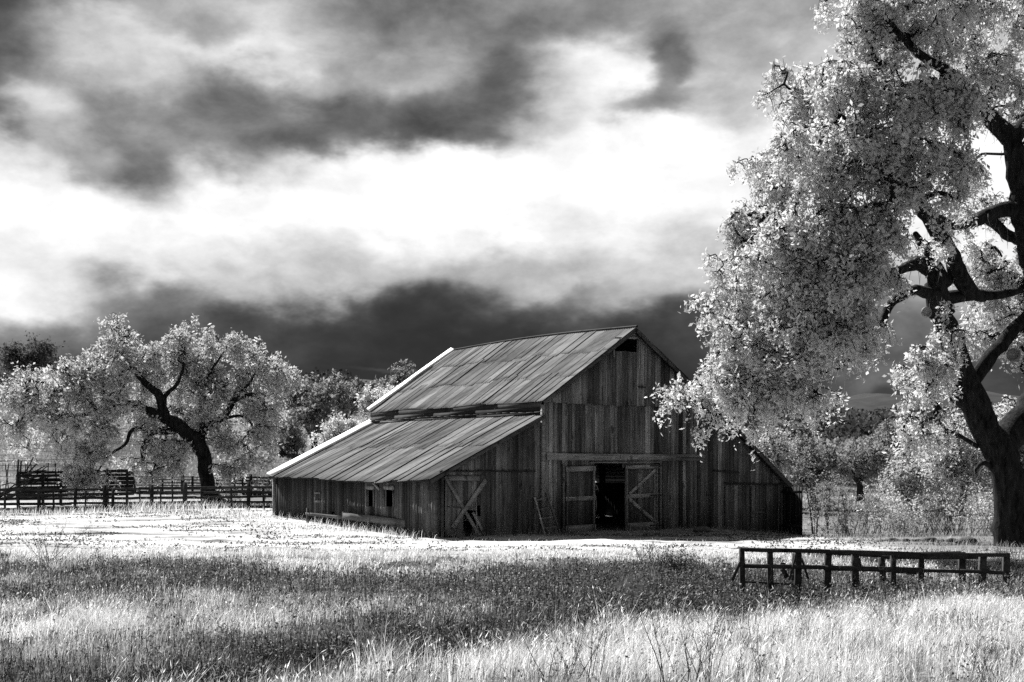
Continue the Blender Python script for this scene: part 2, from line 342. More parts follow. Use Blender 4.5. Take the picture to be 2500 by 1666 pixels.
def hz(x, y):
    x, y = np.asarray(x, float), np.asarray(y, float)
    z = base_z(x, y); q, t = ditch_q(x, y); fade = sstep((26 - t) / 12)
    z = z - 0.75 * np.exp(-((q - 4.2) / 2.3) ** 2) * fade - 0.15 * sstep(q / 1.2) * sstep((14 - q) / 12) * fade
    near = sstep((70 - y) / 30)
    return z + near * ((fbm(x * 0.7, y * 0.7, 3) - 0.5) * 0.16 + (fbm(x * 2.1, y * 2.1, 9, 3) - 0.5) * 0.06) + (1 - near) * (fbm(x * .05, y * .05, 5) - .5) * 1.5 * sstep((y - 75) / 60)
def hz1(x, y): return float(hz(np.array([x]), np.array([y]))[0])
def ground_at(px, py, y0=9.0, y1=200.0):
    Y = np.linspace(y0, y1, 2500); x = (px - 1250) / F * Y; g = hz(x, Y); ray = CH + (HZ - py) / F * Y
    i = int(np.argmax(ray <= g)); return np.array([x[i], Y[i], g[i]])
def gp(px, Y):
    x = (px - 1250) / F * Y; return np.array([x, Y, hz1(x, Y)])

def build_ground():
    def grid(n_a, n_b, near, far):
        a = np.linspace(-near, near, n_a); g = near * np.exp(np.linspace(0, math.log(far / near), n_b))[1:]
        return np.concatenate([-g[::-1], a, g])
    xs = grid(180, 50, 28, 3500)
    ys = np.concatenate([np.linspace(-60, 4, 16)[:-1], np.linspace(4, 72, 230), 72 * np.exp(np.linspace(0, math.log(5000 / 72), 90))[1:]])
    X, Y = np.meshgrid(xs, ys); Z = hz(X, Y)
    v = np.stack([X, Y, Z], -1).reshape(-1, 3); nx = len(xs); idx = np.arange(len(v)).reshape(X.shape)
    q = np.stack([idx[:-1, :-1], idx[:-1, 1:], idx[1:, 1:], idx[1:, :-1]], -1).reshape(-1, 4)
    x, y = X.ravel(), Y.ravel(); qq, t = ditch_q(x, y)
    tone = np.ones(len(x))
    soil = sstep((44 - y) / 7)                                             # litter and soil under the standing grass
    q_, t_ = ditch_q(x, y); ditch_shade = np.exp(-((q_ - 6.5) / 3.4) ** 2) * sstep((28 - t_) / 9)
    tone *= (1 - 0.62 * soil) * (1 - .5 * sstep(q_ / 1.5) * soil) * (1 - .7 * ditch_shade)  # shade of the far bank and ditch is painted into the soil tone
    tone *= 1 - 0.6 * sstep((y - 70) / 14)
    tone *= 1 - 0.62 * sstep((x - 11) / 4) * sstep((y - 41) / 5) * sstep((90 - y) / 10)  # shade right of the barn, painted into the ground colour
    bx, by, _ = 0, 0, 0
    # trodden bare earth before the barn front
    s, d = (x + 2.85) * .8146 + (y - 49.5) * .5801, (x + 2.85) * -.5801 + (y - 49.5) * .8146
    bare = sstep((s - 3) / 3) * sstep((24 - s) / 6) * sstep((d + 5.5) / 2.0)
    tone *= 1 - 0.45 * bare
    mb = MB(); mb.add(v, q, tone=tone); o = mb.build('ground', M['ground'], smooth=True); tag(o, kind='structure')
build_ground()

def build_mountain(name, Y, pts, depth, seed):
    """a ridge whose skyline passes the given photograph points, rising from the plain as a rounded range"""
    px = np.linspace(-900, 3400, 160); py = np.interp(px, [p[0] for p in pts], [p[1] for p in pts])
    py = py + (fbm(px / 90.0, px * 0 + seed, seed, 5) - 0.5) * 22
    top = CH + (HZ - py) / F * Y; x = (px - 1250) / F * Y
    rows = []
    for k in np.linspace(-1, 1, 30):
        prof = math.cos(k * math.pi / 2) ** 1.2
        rows.append(np.stack([x * (1 + 0.0 * k), np.full_like(x, Y + depth * k), -5 + (top + 5) * prof * (1 + 0.10 * (fbm(x / (Y * .03), np.full_like(x, k * 4 + seed), seed) - .5) * (1 - abs(k)) * 2 * (1 if k < -0.05 else 0))], -1))
    v = np.array(rows); idx = np.arange(v.shape[0] * v.shape[1]).reshape(v.shape[:2])
    mb = MB(); mb.add(v.reshape(-1, 3), np.stack([idx[:-1, :-1], idx[:-1, 1:], idx[1:, 1:], idx[1:, :-1]], -1).reshape(-1, 4))
    o = mb.build(name, M['hill'], smooth=True); tag(o, kind='structure'); return o
build_mountain('mountain', 2600, [(-900, 900), (0, 930), (500, 945), (700, 962), (800, 945), (870, 928), (960, 935), (1300, 930), (1700, 950), (1950, 985), (2100, 962), (2200, 975), (2320, 955), (2500, 975), (3400, 940)], 700, 3)
build_mountain('hill', 900, [(-900, 1000), (0, 1000), (600, 1010), (1000, 985), (1500, 990), (1850, 1000), (1990, 1025), (2100, 1012), (2220, 990), (2400, 1010), (2600, 985), (3400, 970)], 260, 8)

# ------------------------------------------------------------------ trees
def ell_points(blobs, scale=1.0, mass=0.0):
    """clump centres in ellipsoids given in photograph pixels at a depth"""
    out = []
    for b in blobs:
        px, py, rx, ry, Y, n = b[:6]; dY = b[6] if len(b) > 6 else (rx + ry) / 2 / F * Y * 1.1
        n = max(1, int(n * scale)); d = rng.normal(0, 1, (n, 3)); d /= np.linalg.norm(d, axis=1, keepdims=True); r = rng.uniform(0.05, 1, n) ** 0.42
        c = wp(px, py, Y); P = c + d * r[:, None] * np.array([rx / F * Y, dY, ry / F * Y])
        if mass:
            k = max(1, n // 4); P = P[rng.integers(0, k, n)] + rng.normal(0, mass, (n, 3)) * [1, 1, .7]
        out.append(P)
    return np.concatenate(out)

def limb_pts(spec, flat=False):
    """spec: list of (px, py, Y, half width in metres); returns dense polyline with radii"""
    P = np.array([wp(a, b, c) for a, b, c, _ in spec]); R = np.array([s[3] for s in spec])
    seg = np.r_[0, np.cumsum(np.linalg.norm(np.diff(P, axis=0), axis=1))]; n = max(6, int(seg[-1] / 0.28)); t = np.linspace(0, seg[-1], n)
    # Catmull-style smoothing: interpolate then average
    Q = np.stack([np.interp(t, seg, P[:, i]) for i in range(3)], -1); r = np.interp(t, seg, R)
    for _ in range(2): Q[1:-1] = (Q[:-2] + 2 * Q[1:-1] + Q[2:]) / 4
    wob = (np.stack([fbm(t * 1.3, t * 0 + 7.3 * k + P[0, 0], 11 + k, 3) for k in range(3)], -1) - 0.5) * np.minimum(r[:, None] * 1.0, 0.35)
    wob[0] = 0; return Q + wob, r

def add_limb(mb, Q, r, S=14):
    r = r * (1 + 0.16 * (fbm(np.arange(len(r)) * 0.7, np.full(len(r), Q[0, 0]), 5, 2) - 0.5))
    th = np.arange(S) * 2 * np.pi / S
    tubes(mb, Q[None], r[None], S, rough=0.05)
    # round end
    mb.add(np.vstack([Q[-1] + np.array([[0, 0, 0]])]), None) if False else None

def leaves(mb, C, size, tone=None, up=0.25, aspect=0.55, out=None):
    """kite-shaped leaves folded along the midrib at centres C"""
    n = len(C); a = rng.normal(0, 1, (n, 3)); a[:, 2] -= up; a /= np.linalg.norm(a, axis=1, keepdims=True)
    b = rng.normal(0, 1, (n, 3)) if out is None else np.cross(out + rng.normal(0, .33, (n, 3)), a)
    b = b - (b * a).sum(1, keepdims=True) * a; b /= np.maximum(np.linalg.norm(b, axis=1, keepdims=True), 1e-6)
    L = (size * rng.choice([.5, .8, 1, 1.15, 1.35], n) * rng.uniform(.85, 1.15, n))[:, None]; W = L * aspect * rng.uniform(0.7, 1.1, n)[:, None]
    c = np.cross(a, b)
    V = np.stack([C, C + a * L * 0.55 + b * W * 0.5 + c * W * 0.12, C + a * L, C + a * L * 0.5 - b * W * 0.5 + c * W * 0.12], 1)
    idx = np.arange(n * 4).reshape(n, 4)
    mb.add(V.reshape(-1, 3), idx, tone=None if tone is None else np.repeat(tone, 4))

def strands(mb, C, length, width=0.012, tone=None):
    """hanging lichen: narrow wavy ribbons"""
    n = len(C); L = length * rng.uniform(0.3, 1.2, n); th = rng.uniform(0, 6.28, n)
    K = 5; t = np.linspace(0, 1, K)[None, :]
    x = C[:, 0, None] + (rng.normal(0, .05, (n, K)).cumsum(1)) * L[:, None]; y = C[:, 1, None] + rng.normal(0, .05, (n, K)).cumsum(1) * L[:, None]; z = C[:, 2, None] - t * L[:, None]
    w = width * (1.2 - t) * np.ones((n, K))
    A = np.stack([x - np.cos(th)[:, None] * w, y - np.sin(th)[:, None] * w, z], -1); B = np.stack([x + np.cos(th)[:, None] * w, y + np.sin(th)[:, None] * w, z], -1)
    V = np.stack([A, B], 2); idx = np.arange(n * K * 2).reshape(n, K, 2)
    q = np.stack([idx[:, :-1, 0], idx[:, :-1, 1], idx[:, 1:, 1], idx[:, 1:, 0]], -1).reshape(-1, 4); mb.add(V.reshape(-1, 3), q)

def tree(name, base, limbs, blobs, label, cat='tree', group=None, leaf=0.13, tuft=11, twigs=8, reach=0.55, droop=0.35, scale=1.0, mat='leaf', bark='bark', moss=0, mosslen=0.8, twig_r=0.010, sides=14, branch_k=0.0085, hang=0.25, cuts=(), mass=0.0):
    root = empty(name, base, label, cat, group)
    tm = MB(); seeds = []; srad = []
    for sp in limbs:
        Q, r = limb_pts(sp); add_limb(tm, Q, r, sides); seeds.append(Q[1:]); srad.append(r[1:])
        c = Q[-1]; d = Q[-1] - Q[-2]; d /= np.linalg.norm(d); tubes(tm, np.array([[c, c + d * r[-1] * 0.5, c + d * r[-1] * 0.8]]), np.array([[r[-1], r[-1] * .75, 0.01]]), sides)
    S = np.concatenate(seeds); SR = np.concatenate(srad)
    T = ell_points(blobs, scale, mass); n = len(T)
    d0 = np.array([np.min(((S - p) ** 2).sum(1)) for p in T]); T = T[np.argsort(d0)]
    nodes = np.empty((len(S) + n * 4, 3)); nodes[:len(S)] = S; par = np.full(len(nodes), -1); cnt = np.zeros(len(nodes)); m = len(S)
    basez = base[2]; paths = []
    for p in T:
        dd = nodes[:m] - p; d2 = np.sqrt((dd ** 2).sum(1)) + 0.25 * np.maximum(dd[:, 2], 0)
        j = int(np.argmin(d2)); a = nodes[j]; d = np.linalg.norm(p - a)
        t = np.array([.25, .5, .75, 1.0])[:, None]; mid = a + (p - a) * t
        mid[:, 2] += np.sin(np.pi * t[:, 0]) * d * 0.16; mid[:3] += rng.normal(0, 0.07 * d, (3, 3))
        ids = [j] + list(range(m, m + 4)); nodes[m:m + 4] = mid; par[m] = j; par[m + 1:m + 4] = range(m, m + 3); m += 4; paths.append(ids)
    cnt[len(S) + 3::4] = 1
    for k in range(m - 1, len(S) - 1, -1):
        if par[k] >= 0: cnt[par[k]] += cnt[k]
    rad = branch_k * np.sqrt(np.maximum(cnt, 1)) + 0.004
    if paths:
        P = np.array([nodes[i] for i in paths]); Rr = np.array([rad[i] for i in paths]); Rr[:, 0] = np.minimum(Rr[:, 0], Rr[:, 1] * 1.25)
        tubes(tm, P, Rr, 5, rough=0.08)
    tm.build('trunk', M[bark], root, smooth=True)
    # twigs and leaves
    n = len(T); W = np.repeat(T, twigs, 0); d = rng.normal(0, 1, (len(W), 3)); d[:, 2] = d[:, 2] * 0.8 + 0.1; d /= np.linalg.norm(d, axis=1, keepdims=True)
    L = reach * rng.uniform(0.5, 1.2, len(W))[:, None]; mid = W + d * L * 0.55; end = W + d * L; end[:, 2] -= droop * L[:, 0] * rng.uniform(0.2, 1.6, len(W)); mid[:, 2] -= droop * 0.2 * L[:, 0]
    tw = MB(); tubes(tw, np.stack([W, mid, end], 1), np.tile([twig_r, twig_r * 0.7, twig_r * 0.35], (len(W), 1)), 3); tw.build('twig', M['twig'], root)
    t = rng.uniform(0.3, 1.08, (len(W), tuft, 1)) ** 0.7
    C = W[:, None] * (1 - t) ** 2 + 2 * t * (1 - t) * mid[:, None] + t ** 2 * end[:, None]; C = C + rng.normal(0, leaf * 0.45, C.shape); C[..., 2] -= rng.exponential(hang * leaf, C.shape[:2])
    lm = MB(); tone = np.repeat(np.clip(rng.normal(1, 0.12, len(W)), .6, 1.15), tuft); od = (C - W[:, None]).reshape(-1, 3) / reach + [0, 0, .35]; leaves(lm, C.reshape(-1, 3), leaf, tone, out=od); lm.build('crown', M[mat], root)
    if moss:
        pick = nodes[rng.integers(0, m, moss)] + rng.normal(0, 0.08, (moss, 3)); ms = MB(); strands(ms, pick, mosslen); ms.build('hanging_moss', M['moss'], root)
    for (px, py, Y, r, dirv) in cuts:
        c = wp(px, py, Y); dv = Vector(dirv).normalized(); a = np.array(dv.orthogonal().normalized()); b = np.cross(np.array(dv), a); th = np.arange(16) * np.pi / 8; dv = np.array(dv)
        ring = lambda rr, h: c + dv * h + rr * (np.cos(th)[:, None] * a + np.sin(th)[:, None] * b)
        cm = MB(); V = np.concatenate([ring(r * 1.12, -r * .5), ring(r * 1.08, 0), ring(r * .86, .01), ring(.8 * r, -.03), ring(.01, -.04)]); i = np.arange(80).reshape(5, 16)
        cm.add(V, np.stack([i[:-1], np.roll(i[:-1], -1, 1), np.roll(i[1:], -1, 1), i[1:]], -1).reshape(-1, 4)); cm.build('branch_scar', M['cut'], root, smooth=True)
    return root

def copy_tree(o, loc, rz, s, label, group=None):
    c = o.copy(); COL.objects.link(c); c.location = [float(v) for v in loc]; c.rotation_euler = (0, 0, rz); c.scale = (s, s, s); c['label'] = label
    if group: c['group'] = group
    for ch in list(o.children):
        d = ch.copy(); COL.objects.link(d); d.parent = c
    return c

# ------------------------------------------------------------------ barn
BX0, BY0 = -2.85, 49.5; V = np.array([.8146, .5801, 0]); U = np.array([-.5801, .8146, 0])
def BP(s, r, z): return np.array([BX0, BY0, 0]) + V * s + U * r + np.array([0, 0, z])
DEPTH = 13.4; RIDGE = (9.54, 8.24)
barn = empty('barn', BP(9.3, 0, 0), 'big weathered board barn with iron roofs, a low side shed and half open double doors', 'barn')
def profile(s):
    """underside height of the roof along the front"""
    return float(np.interp(s, [0, 4.97, 4.975, 9.54, 14.1, 18.45], [2.16, 4.55, 5.08, 8.12, 5.00, 1.76]))
def g_front(s): return hz1(*(BP(s, 0, 0)[:2])) - 0.12
def cut_intervals(z0, z1, holes):
    out = [(z0, z1)]
    for a, b in holes:
        nxt = []
        for p, q in out:
            if b <= p or a >= q: nxt.append((p, q)); continue
            if a > p: nxt.append((p, a))
            if b < q: nxt.append((b, q))
        out = nxt
    return [(p, q) for p, q in out if q - p > 0.02]

def board_wall(mb, place, s0, s1, zbot, ztop, w=0.24, t=0.025, off=0.0, openings=(), gap=0.012, tonef=None, ragged=0.02):
    """vertical boards; place(s, d, z) -> world with d outward"""
    s = s0
    while s < s1 - 0.03:
        ww = min(w * rng.uniform(0.7, 1.3), s1 - s); g = gap * rng.uniform(0.4, 1.5); a, b = s + g / 2, s + ww - g / 2; m = (a + b) / 2
        if s1 - b < 0.08: b = s1
        zt_a, zt_b = ztop(a), ztop(b); zb = zbot(m) + rng.uniform(-ragged, ragged); d = off + rng.normal(0, 0.005); ln = rng.normal(0, 0.004)
        tone = (tonef(m) if tonef else 1.0) * rng.choice([1, 1, 1, .8, 0.5, 1.4])
        holes = [(o[2] + rng.uniform(-.012, .012), o[3] + rng.uniform(-.012, .012)) for o in openings if o[0] < m < o[1]]
        for p, q in cut_intervals(zb, max(zt_a, zt_b), holes):
            top = q >= max(zt_a, zt_b) - 1e-6
            ta, tb = (zt_a, zt_b) if top else (q, q)
            if min(ta, tb) <= p + .01: continue
            f = [place(a, d, p), place(b, d, p), place(b, d - t, p), place(a, d - t, p), place(a + ln, d, ta), place(b + ln, d, tb), place(b + ln, d - t, tb), place(a + ln, d - t, ta)]
            mb.box8(np.array(f), tone=tone)
        s += ww
front = lambda s, d, z: BP(s, -d, z)
def build_barn():
    # front wall boards below the lap line
    mb = MB()
    op = [(7.53, 9.04, -1, 2.74), (6.02, 10.85, -1, 2.55), (1.62, 2.05, -1, 0.85), (0.5, 2.15, -1, 2.1)]
    tf = lambda s: float(np.interp(s, [0, 5, 9, 12, 14.5, 18.4], [1.0, 1.0, .92, .8, .62, .5]))
    tf = lambda s: 1.0 if s < 13.8 else 0.85
    board_wall(mb, front, 0.0, 4.86, g_front, lambda s: profile(s) - .02, 0.245, openings=op, tonef=tf)
    board_wall(mb, front, 5.02, 18.35, g_front, lambda s: min(5.14, profile(s) - .02), 0.235, openings=op, tonef=tf)
    mb.build('front_wall', M['wall'], barn)
    mb = MB(); board_wall(mb, front, 5.04, 14.05, lambda s: 5.09, lambda s: profile(s) - .01, 0.255, off=0.035, openings=[(8.5, 9.78, 7.27, 7.80), (9.18, 9.33, 5.2, 7.2), (8.55, 8.62, 5.3, 7.2)], ragged=.035, tonef=lambda s: 1.3 if 9.35 < s < 9.85 else 1.0)
    mb.build('gable_wall', M['gable'], barn)
    # left shed wall: r runs back from the front corner
    left = lambda r, d, z: BP(0.0, 0, 0) * 0 + BP(-d, r, z)
    gl = lambda r: hz1(*(BP(0, r, 0)[:2])) - 0.12
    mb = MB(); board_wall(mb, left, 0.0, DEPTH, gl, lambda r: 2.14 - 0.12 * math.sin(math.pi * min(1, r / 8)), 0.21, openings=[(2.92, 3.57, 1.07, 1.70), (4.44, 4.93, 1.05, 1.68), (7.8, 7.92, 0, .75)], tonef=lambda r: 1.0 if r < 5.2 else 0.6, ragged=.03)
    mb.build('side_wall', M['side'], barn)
    # right side and back walls
    mb = MB(); right = lambda r, d, z: BP(18.3 + d, r, z)
    board_wall(mb, right, 0.1, DEPTH, lambda r: -0.6, lambda r: 1.78, 0.26)
    bx = (1458 - 1250) / F; n0 = BP(0, DEPTH, 0); sb = (bx * n0[1] - n0[0]) / (V[0] - V[1] * bx); Yb = n0[1] + V[1] * sb; zb = CH + (HZ - 1193) / F * Yb
    back = lambda s, d, z: BP(s, DEPTH + d, z)
    board_wall(mb, back, 0, 4.96, lambda s: -.2, lambda s: profile(s) - .05, 0.26)
    board_wall(mb, back, 4.96, 18.3, lambda s: -.6, lambda s: profile(s) - .05, 0.26, gap=.002, openings=[(sb - .35, sb + .55, zb - .28, zb + .26)])
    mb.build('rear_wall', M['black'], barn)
    # earth floor and interior posts
    mb = MB(); f = [BP(0.1, .1, 0.03), BP(18.2, .1, -.3), BP(18.2, DEPTH - .1, 0.0), BP(.1, DEPTH - .1, .25)]; f2 = [np.array(p) - (0, 0, .6) for p in f]
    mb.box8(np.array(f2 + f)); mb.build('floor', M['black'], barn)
    mb = MB()
    for s in (4.96, 11.7, 14.1):
        for r in (0.3, 4.6, 9.0, 13.0): mb.bar(BP(s, r, -.2), BP(s, r, profile(s) - .1), .2, .2, up=V)
    for r in (0.3, 4.6, 9.0, 13.0): mb.bar(BP(4.96, r, 4.2), BP(14.1, r, 4.2), .18, .2)
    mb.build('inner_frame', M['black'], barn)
    # plank band between the two left roofs
    mb = MB()
    for k, z in enumerate((4.36, 4.60, 4.84, 5.05)):
        r = 0.02
        while r < DEPTH:
            e = min(DEPTH, r + rng.uniform(3, 5)); mb.bar(BP(4.93 - .004 * k, r, z), BP(4.93 - .004 * k, e - .02, z + rng.normal(0, .01)), .03, .262, tone=rng.uniform(.6, 1.2)); r = e
    mb.build('upper_side_wall', M['band'], barn)
    # corner and door trims
    for a, z0, z1, w, h, tn in ((4.94, -.1, 5.0, .14, .12, 1), (.05, -.1, 2.1, .12, .12, .5), (.28, -.1, 2.2, .3, .05, .35)):
        mb = MB(); mb.bar(BP(a, -.03, z0), BP(a, -.03, z1), w, h, up=V, tone=tn); mb.build('corner_post', M['trim'], barn)
    mb = MB(); mb.bar(BP(-.03, DEPTH - .06, .2), BP(-.03, DEPTH - .06, 2.1), .14, .12, up=U); mb.build('corner_post', M['trim'], barn)
    mb = MB(); mb.bar(BP(5.1, -.07, 2.99), BP(11.8, -.07, 2.98), .07, .27, up=(0, 0, 1), tone=1.1, jit=.004)
    mb.bar(BP(11.81, -.072, 3.06), BP(13.45, -.072, 3.05), .06, .12, tone=1.2); mb.bar(BP(11.81, -.07, 2.92), BP(13.43, -.07, 2.90), .06, .12, tone=1.0)
    mb.build('lintel_beam', M['trim'], barn)
    mb = MB(); mb.bar(BP(7.25, -.11, 2.77), BP(11.0, -.11, 2.79), .04, .06); mb.bar(BP(10.98, -.05, 2.76), BP(10.98, -.05, -.1), .1, .08, up=V); mb.bar(BP(5.94, -.05, 2.7), BP(5.94, -.05, -.1), .08, .08, up=V, tone=.5)
    mb.build('door_frame', M['trim'], barn)
    # iron sliding tracks with their hangers
    for a, b, z, z2 in ((0.2, 4.55, 2.42, 2.43), (14.0, 15.5, 2.43, 2.36), (14.65, 18.2, 1.90, 1.82)):
        mb = MB(); mb.bar(BP(a, -.07, z), BP(b, -.07, z2), .05, .055)
        for k in np.arange(a + .1, b, .55): zz = z + (z2 - z) * (k - a) / (b - a); mb.bar(BP(k, -.045, zz + .07), BP(k, -.045, zz - .02), .05, .03, up=V)
        mb.build('door_track', M['iron'], barn)
    # gable vent: dark slot with a loose board across its head and a jamb
    mb = MB(); mb.bar(BP(8.5, -.09, 7.78), BP(9.75, -.09, 7.86), .03, .06, tone=1.5); mb.bar(BP(8.47, -.08, 7.0), BP(8.47, -.08, 7.5), .06, .04, up=V); mb.bar(BP(9.8, -.08, 6.6), BP(9.8, -.08, 7.8), .07, .05, up=V)
    mb.build('loft_opening_frame', M['gable'], barn)
    mb = MB(); mb.bar(BP(9.75, -.1, 5.85), BP(10.15, -.1, 5.84), .02, .05); mb.bar(BP(9.95, -.1, 5.75), BP(9.95, -.1, 5.95), .04, .02, up=V); mb.build('loft_hinge', M['iron'], barn)

    # --- doors
    def leaf_boards(mb, s0, s1, z0, z1, off, w=.22, openings=(), tonef=None, ragged=.01):
        board_wall(mb, front, s0, s1, lambda s: z0, lambda s: z1, w, .025, off, openings, tonef=tonef, ragged=ragged)
    mb = MB(); leaf_boards(mb, 6.02, 7.5, 0.02, 2.62, .06, .3, tonef=lambda s: .6); dL = mb.build('door', M['door'], barn); dL['label'] = 'closed left leaf with three rails'
    def bars(name, par, lst, mat='trim'):
        for a, b, w, h, up, tn in lst:
            mb = MB(); mb.bar(BP(*a), BP(*b), w, h, up=up, tone=tn, jit=.003); mb.build(name, M[mat], par)
    Z_ = (0, 0, 1)
    bars('door_rail', dL, [((6.02, -.10, z), (7.52, -.10, z + .03), .03, h, Z_, tn) for z, h, tn in ((2.5, .2, 1.0), (1.33, .16, 1.5), (0.14, .30, 1.1))])
    bars('door_stile', dL, [((6.10, -.085, 2.6), (6.08, -.085, .0), .12, .02, V, .8), ((7.42, -.085, 2.6), (7.42, -.085, .0), .17, .02, V, 1.0)])
    mb = MB(); leaf_boards(mb, 9.06, 10.84, .04, 2.68, .07, .25); dR = mb.build('door', M['door'], barn); dR['label'] = 'right leaf with diagonal braces'
    bars('door_rail', dR, [((9.08, -.115, z), (10.82, -.115, z + .03), .03, h, Z_, 1.2) for z, h in ((2.58, .16), (1.40, .17), (.16, .30))])
    bars('door_stile', dR, [((9.12, -.10, 2.6), (9.12, -.10, .05), .13, .02, V, 1.1), ((10.74, -.10, 2.6), (10.74, -.10, .05), .14, .02, V, 1.1)])
    bars('door_brace', dR, [((9.25, -.13, 1.50), (10.66, -.13, 2.48), .03, .13, Z_, 1.3), ((9.25, -.13, 1.28), (10.66, -.13, .33), .03, .14, Z_, 1.3)])
    for z in (2.64, 1.43, .2):
        mb = MB(); mb.bar(BP(10.35, -.145, z), BP(11.0, -.145, z + .01), .02, .05); mb.build('hinge', M['iron'], dR)
    # shed door with crossed braces and a broken corner
    mb = MB(); leaf_boards(mb, .44, 2.2, .0, 2.28, .05, .24, openings=[(1.30, 1.74, -1, .98), (1.9, 2.05, .75, 1.15)], ragged=.1); dS = mb.build('door', M['door'], barn); dS['label'] = 'sliding shed door with crossed braces and a broken lower corner'
    bars('door_brace', dS, [((.42, -.10, 2.24), (1.92, -.115, .02), .03, .13, Z_, 1), ((2.2, -.13, 2.1), (.72, -.13, .35), .03, .17, Z_, 1.2), ((1.62, -.12, .9), (2.16, -.12, .05), .02, .10, Z_, 1.2)])
    bars('door_rail', dS, [((.44, -.085, 2.18), (1.95, -.085, 2.16), .025, .17, Z_, .9), ((.5, -.085, 1.12), (1.2, -.085, 1.10), .02, .06, Z_, .5), ((1.78, -.07, 1.3), (1.84, -.09, .0), .1, .02, V, 1.3)])
    # right sliding door under its track
    mb = MB(); leaf_boards(mb, 14.7, 18.1, -.33, 1.82, .055, .22, tonef=lambda s: .8); dT = mb.build('door', M['wall'], barn); dT['label'] = 'low shed door under the right eave'
    bars('door_rail', dT, [((16.2, -.09, 1.75), (16.2, -.09, -.3), .07, .03, V, .4), ((16.2, -.09, .62), (17.0, -.09, .60), .03, .08, Z_, .7)])
    # black door swung out at the right end
    h = BP(18.2, -.05, 0); e = wp(1958, 1250, 58.9); e[2] = 0; dv = (e - h); L = np.linalg.norm(dv); dv /= L; nv = np.cross(dv, (0, 0, 1))
    mb = MB(); board_wall(mb, lambda s, d, z: h + dv * s + nv * d + np.array([0, 0, z]), 0, L, lambda s: -.42, lambda s: 1.72, .2)
    dO = mb.build('door', M['black'], barn); dO['label'] = 'nearly black door swung out at the right end'
    for z in (1.5, .0):
        mb = MB(); mb.bar(h + nv * .03 + np.array([0, 0, z]), e + nv * .03 + np.array([0, 0, z]), .03, .12); mb.build('door_rail', M['black'], dO)
    # window openings in the side wall: frames round the holes
    for r0, r1, z0, z1 in ((2.92, 3.57, 1.07, 1.70), (4.44, 4.93, 1.05, 1.68)):
        mb = MB(); mb.bar(BP(-.03, r0 - .04, z0 - .03), BP(-.03, r0 - .04, z1 + .05), .06, .04, up=U); mb.bar(BP(-.03, r1 + .04, z0 - .03), BP(-.03, r1 + .04, z1 + .05), .06, .04, up=U); mb.bar(BP(-.035, r0 - .08, z1 + .10), BP(-.035, r1 + .08, z1 + .10), .03, .16, tone=1.1)
        mb.build('window', M['side'], barn)
    for a, z0, b, z1, h, tn in ((3.95, 1.72, 4.45, 2.0, .1, 1.6), (8.9, 1.15, 9.4, 1.15, .1, 1.6), (8.9, 1.5, 9.4, 1.5, .08, 1.3)):
        mb = MB(); mb.bar(BP(-.05, a, z0), BP(-.06, b, z1), .03, h, tone=tn); mb.build('wall_patch', M['side'], barn)

    # --- roofs
    def roof(name, pts, r0, r1, sag, rows, flash_side=True, tone=1.0, near_over=.22):
        mb = MB(); pts = np.array(pts, float); seg = np.r_[0, np.cumsum(np.linalg.norm(np.diff(pts, axis=0), axis=1))]; Ltot = seg[-1]
        nrm = np.array([pts[0][1] - pts[-1][1], pts[-1][0] - pts[0][0]]); nrm = nrm / np.linalg.norm(nrm); nrm = nrm if nrm[1] > 0 else -nrm
        sheet = 0.56; edges = np.linspace(0, Ltot, rows + 1)
        for k in range(rows):
            r = r0 - near_over
            while r < r1:
                e = min(r1, r + sheet * rng.uniform(.6, 1.3)); nc = 15; na = 7
                jo = rng.normal(0, .10); a0, a1 = edges[k] - (.35 if k else -rng.uniform(-.02, .02)), edges[k + 1] + (rng.uniform(-.05, .07) if k == rows - 1 else jo)
                lift = .006 * (rows - k) + rng.uniform(0, .004); tilt = rng.choice([.002, .004, .006, .010, .018]); skew = rng.normal(0, .015)
                aa = np.linspace(a0, a1, na)[:, None]; rr = np.linspace(r, e + .05, nc)[None, :] + skew * (aa / Ltot)
                S_ = np.interp(aa, seg, pts[:, 0]) + 0 * rr; Z_ = np.interp(aa, seg, pts[:, 1]) + 0 * rr
                dirv = (pts[-1] - pts[0]) / Ltot; over = np.maximum(aa - Ltot, 0); under = np.minimum(aa, 0); S_ = S_ + dirv[0] * (over + under); Z_ = Z_ + dirv[1] * (over + under)
                w = lift + .011 * np.sin(2 * np.pi * (rr - r) / .14) + tilt * (1 - (rr - r) / sheet) * 1.6
                S_ = S_ + nrm[0] * w; Z_ = Z_ + nrm[1] * w + sag(rr, aa / Ltot)
                P = np.array([BX0, BY0, 0]) + S_[..., None] * V + rr[..., None] * U + Z_[..., None] * np.array([0, 0, 1])
                Pb = P - np.array([0, 0, .006]); vv = np.concatenate([P.reshape(-1, 3), Pb.reshape(-1, 3)]); i = np.arange(na * nc).reshape(na, nc); j = i + na * nc
                q = np.concatenate([np.stack([i[:-1, :-1], i[:-1, 1:], i[1:, 1:], i[1:, :-1]], -1).reshape(-1, 4), np.stack([j[:-1, :-1], j[1:, :-1], j[1:, 1:], j[:-1, 1:]], -1).reshape(-1, 4),
                     np.stack([i[-1, :-1], i[-1, 1:], j[-1, 1:], j[-1, :-1]], -1), np.stack([i[:-1, 0], i[1:, 0], j[1:, 0], j[:-1, 0]], -1), np.stack([i[:-1, -1], j[:-1, -1], j[1:, -1], i[1:, -1]], -1)])
                mb.add(vv, q, tone=tone * rng.choice([1, 1, 1, .62, .85, 1.2]))
                r = e
        o = mb.build(name, M['roof'], barn)
        # board deck under the sheets
        mb = MB(); nb = int(Ltot / .32)
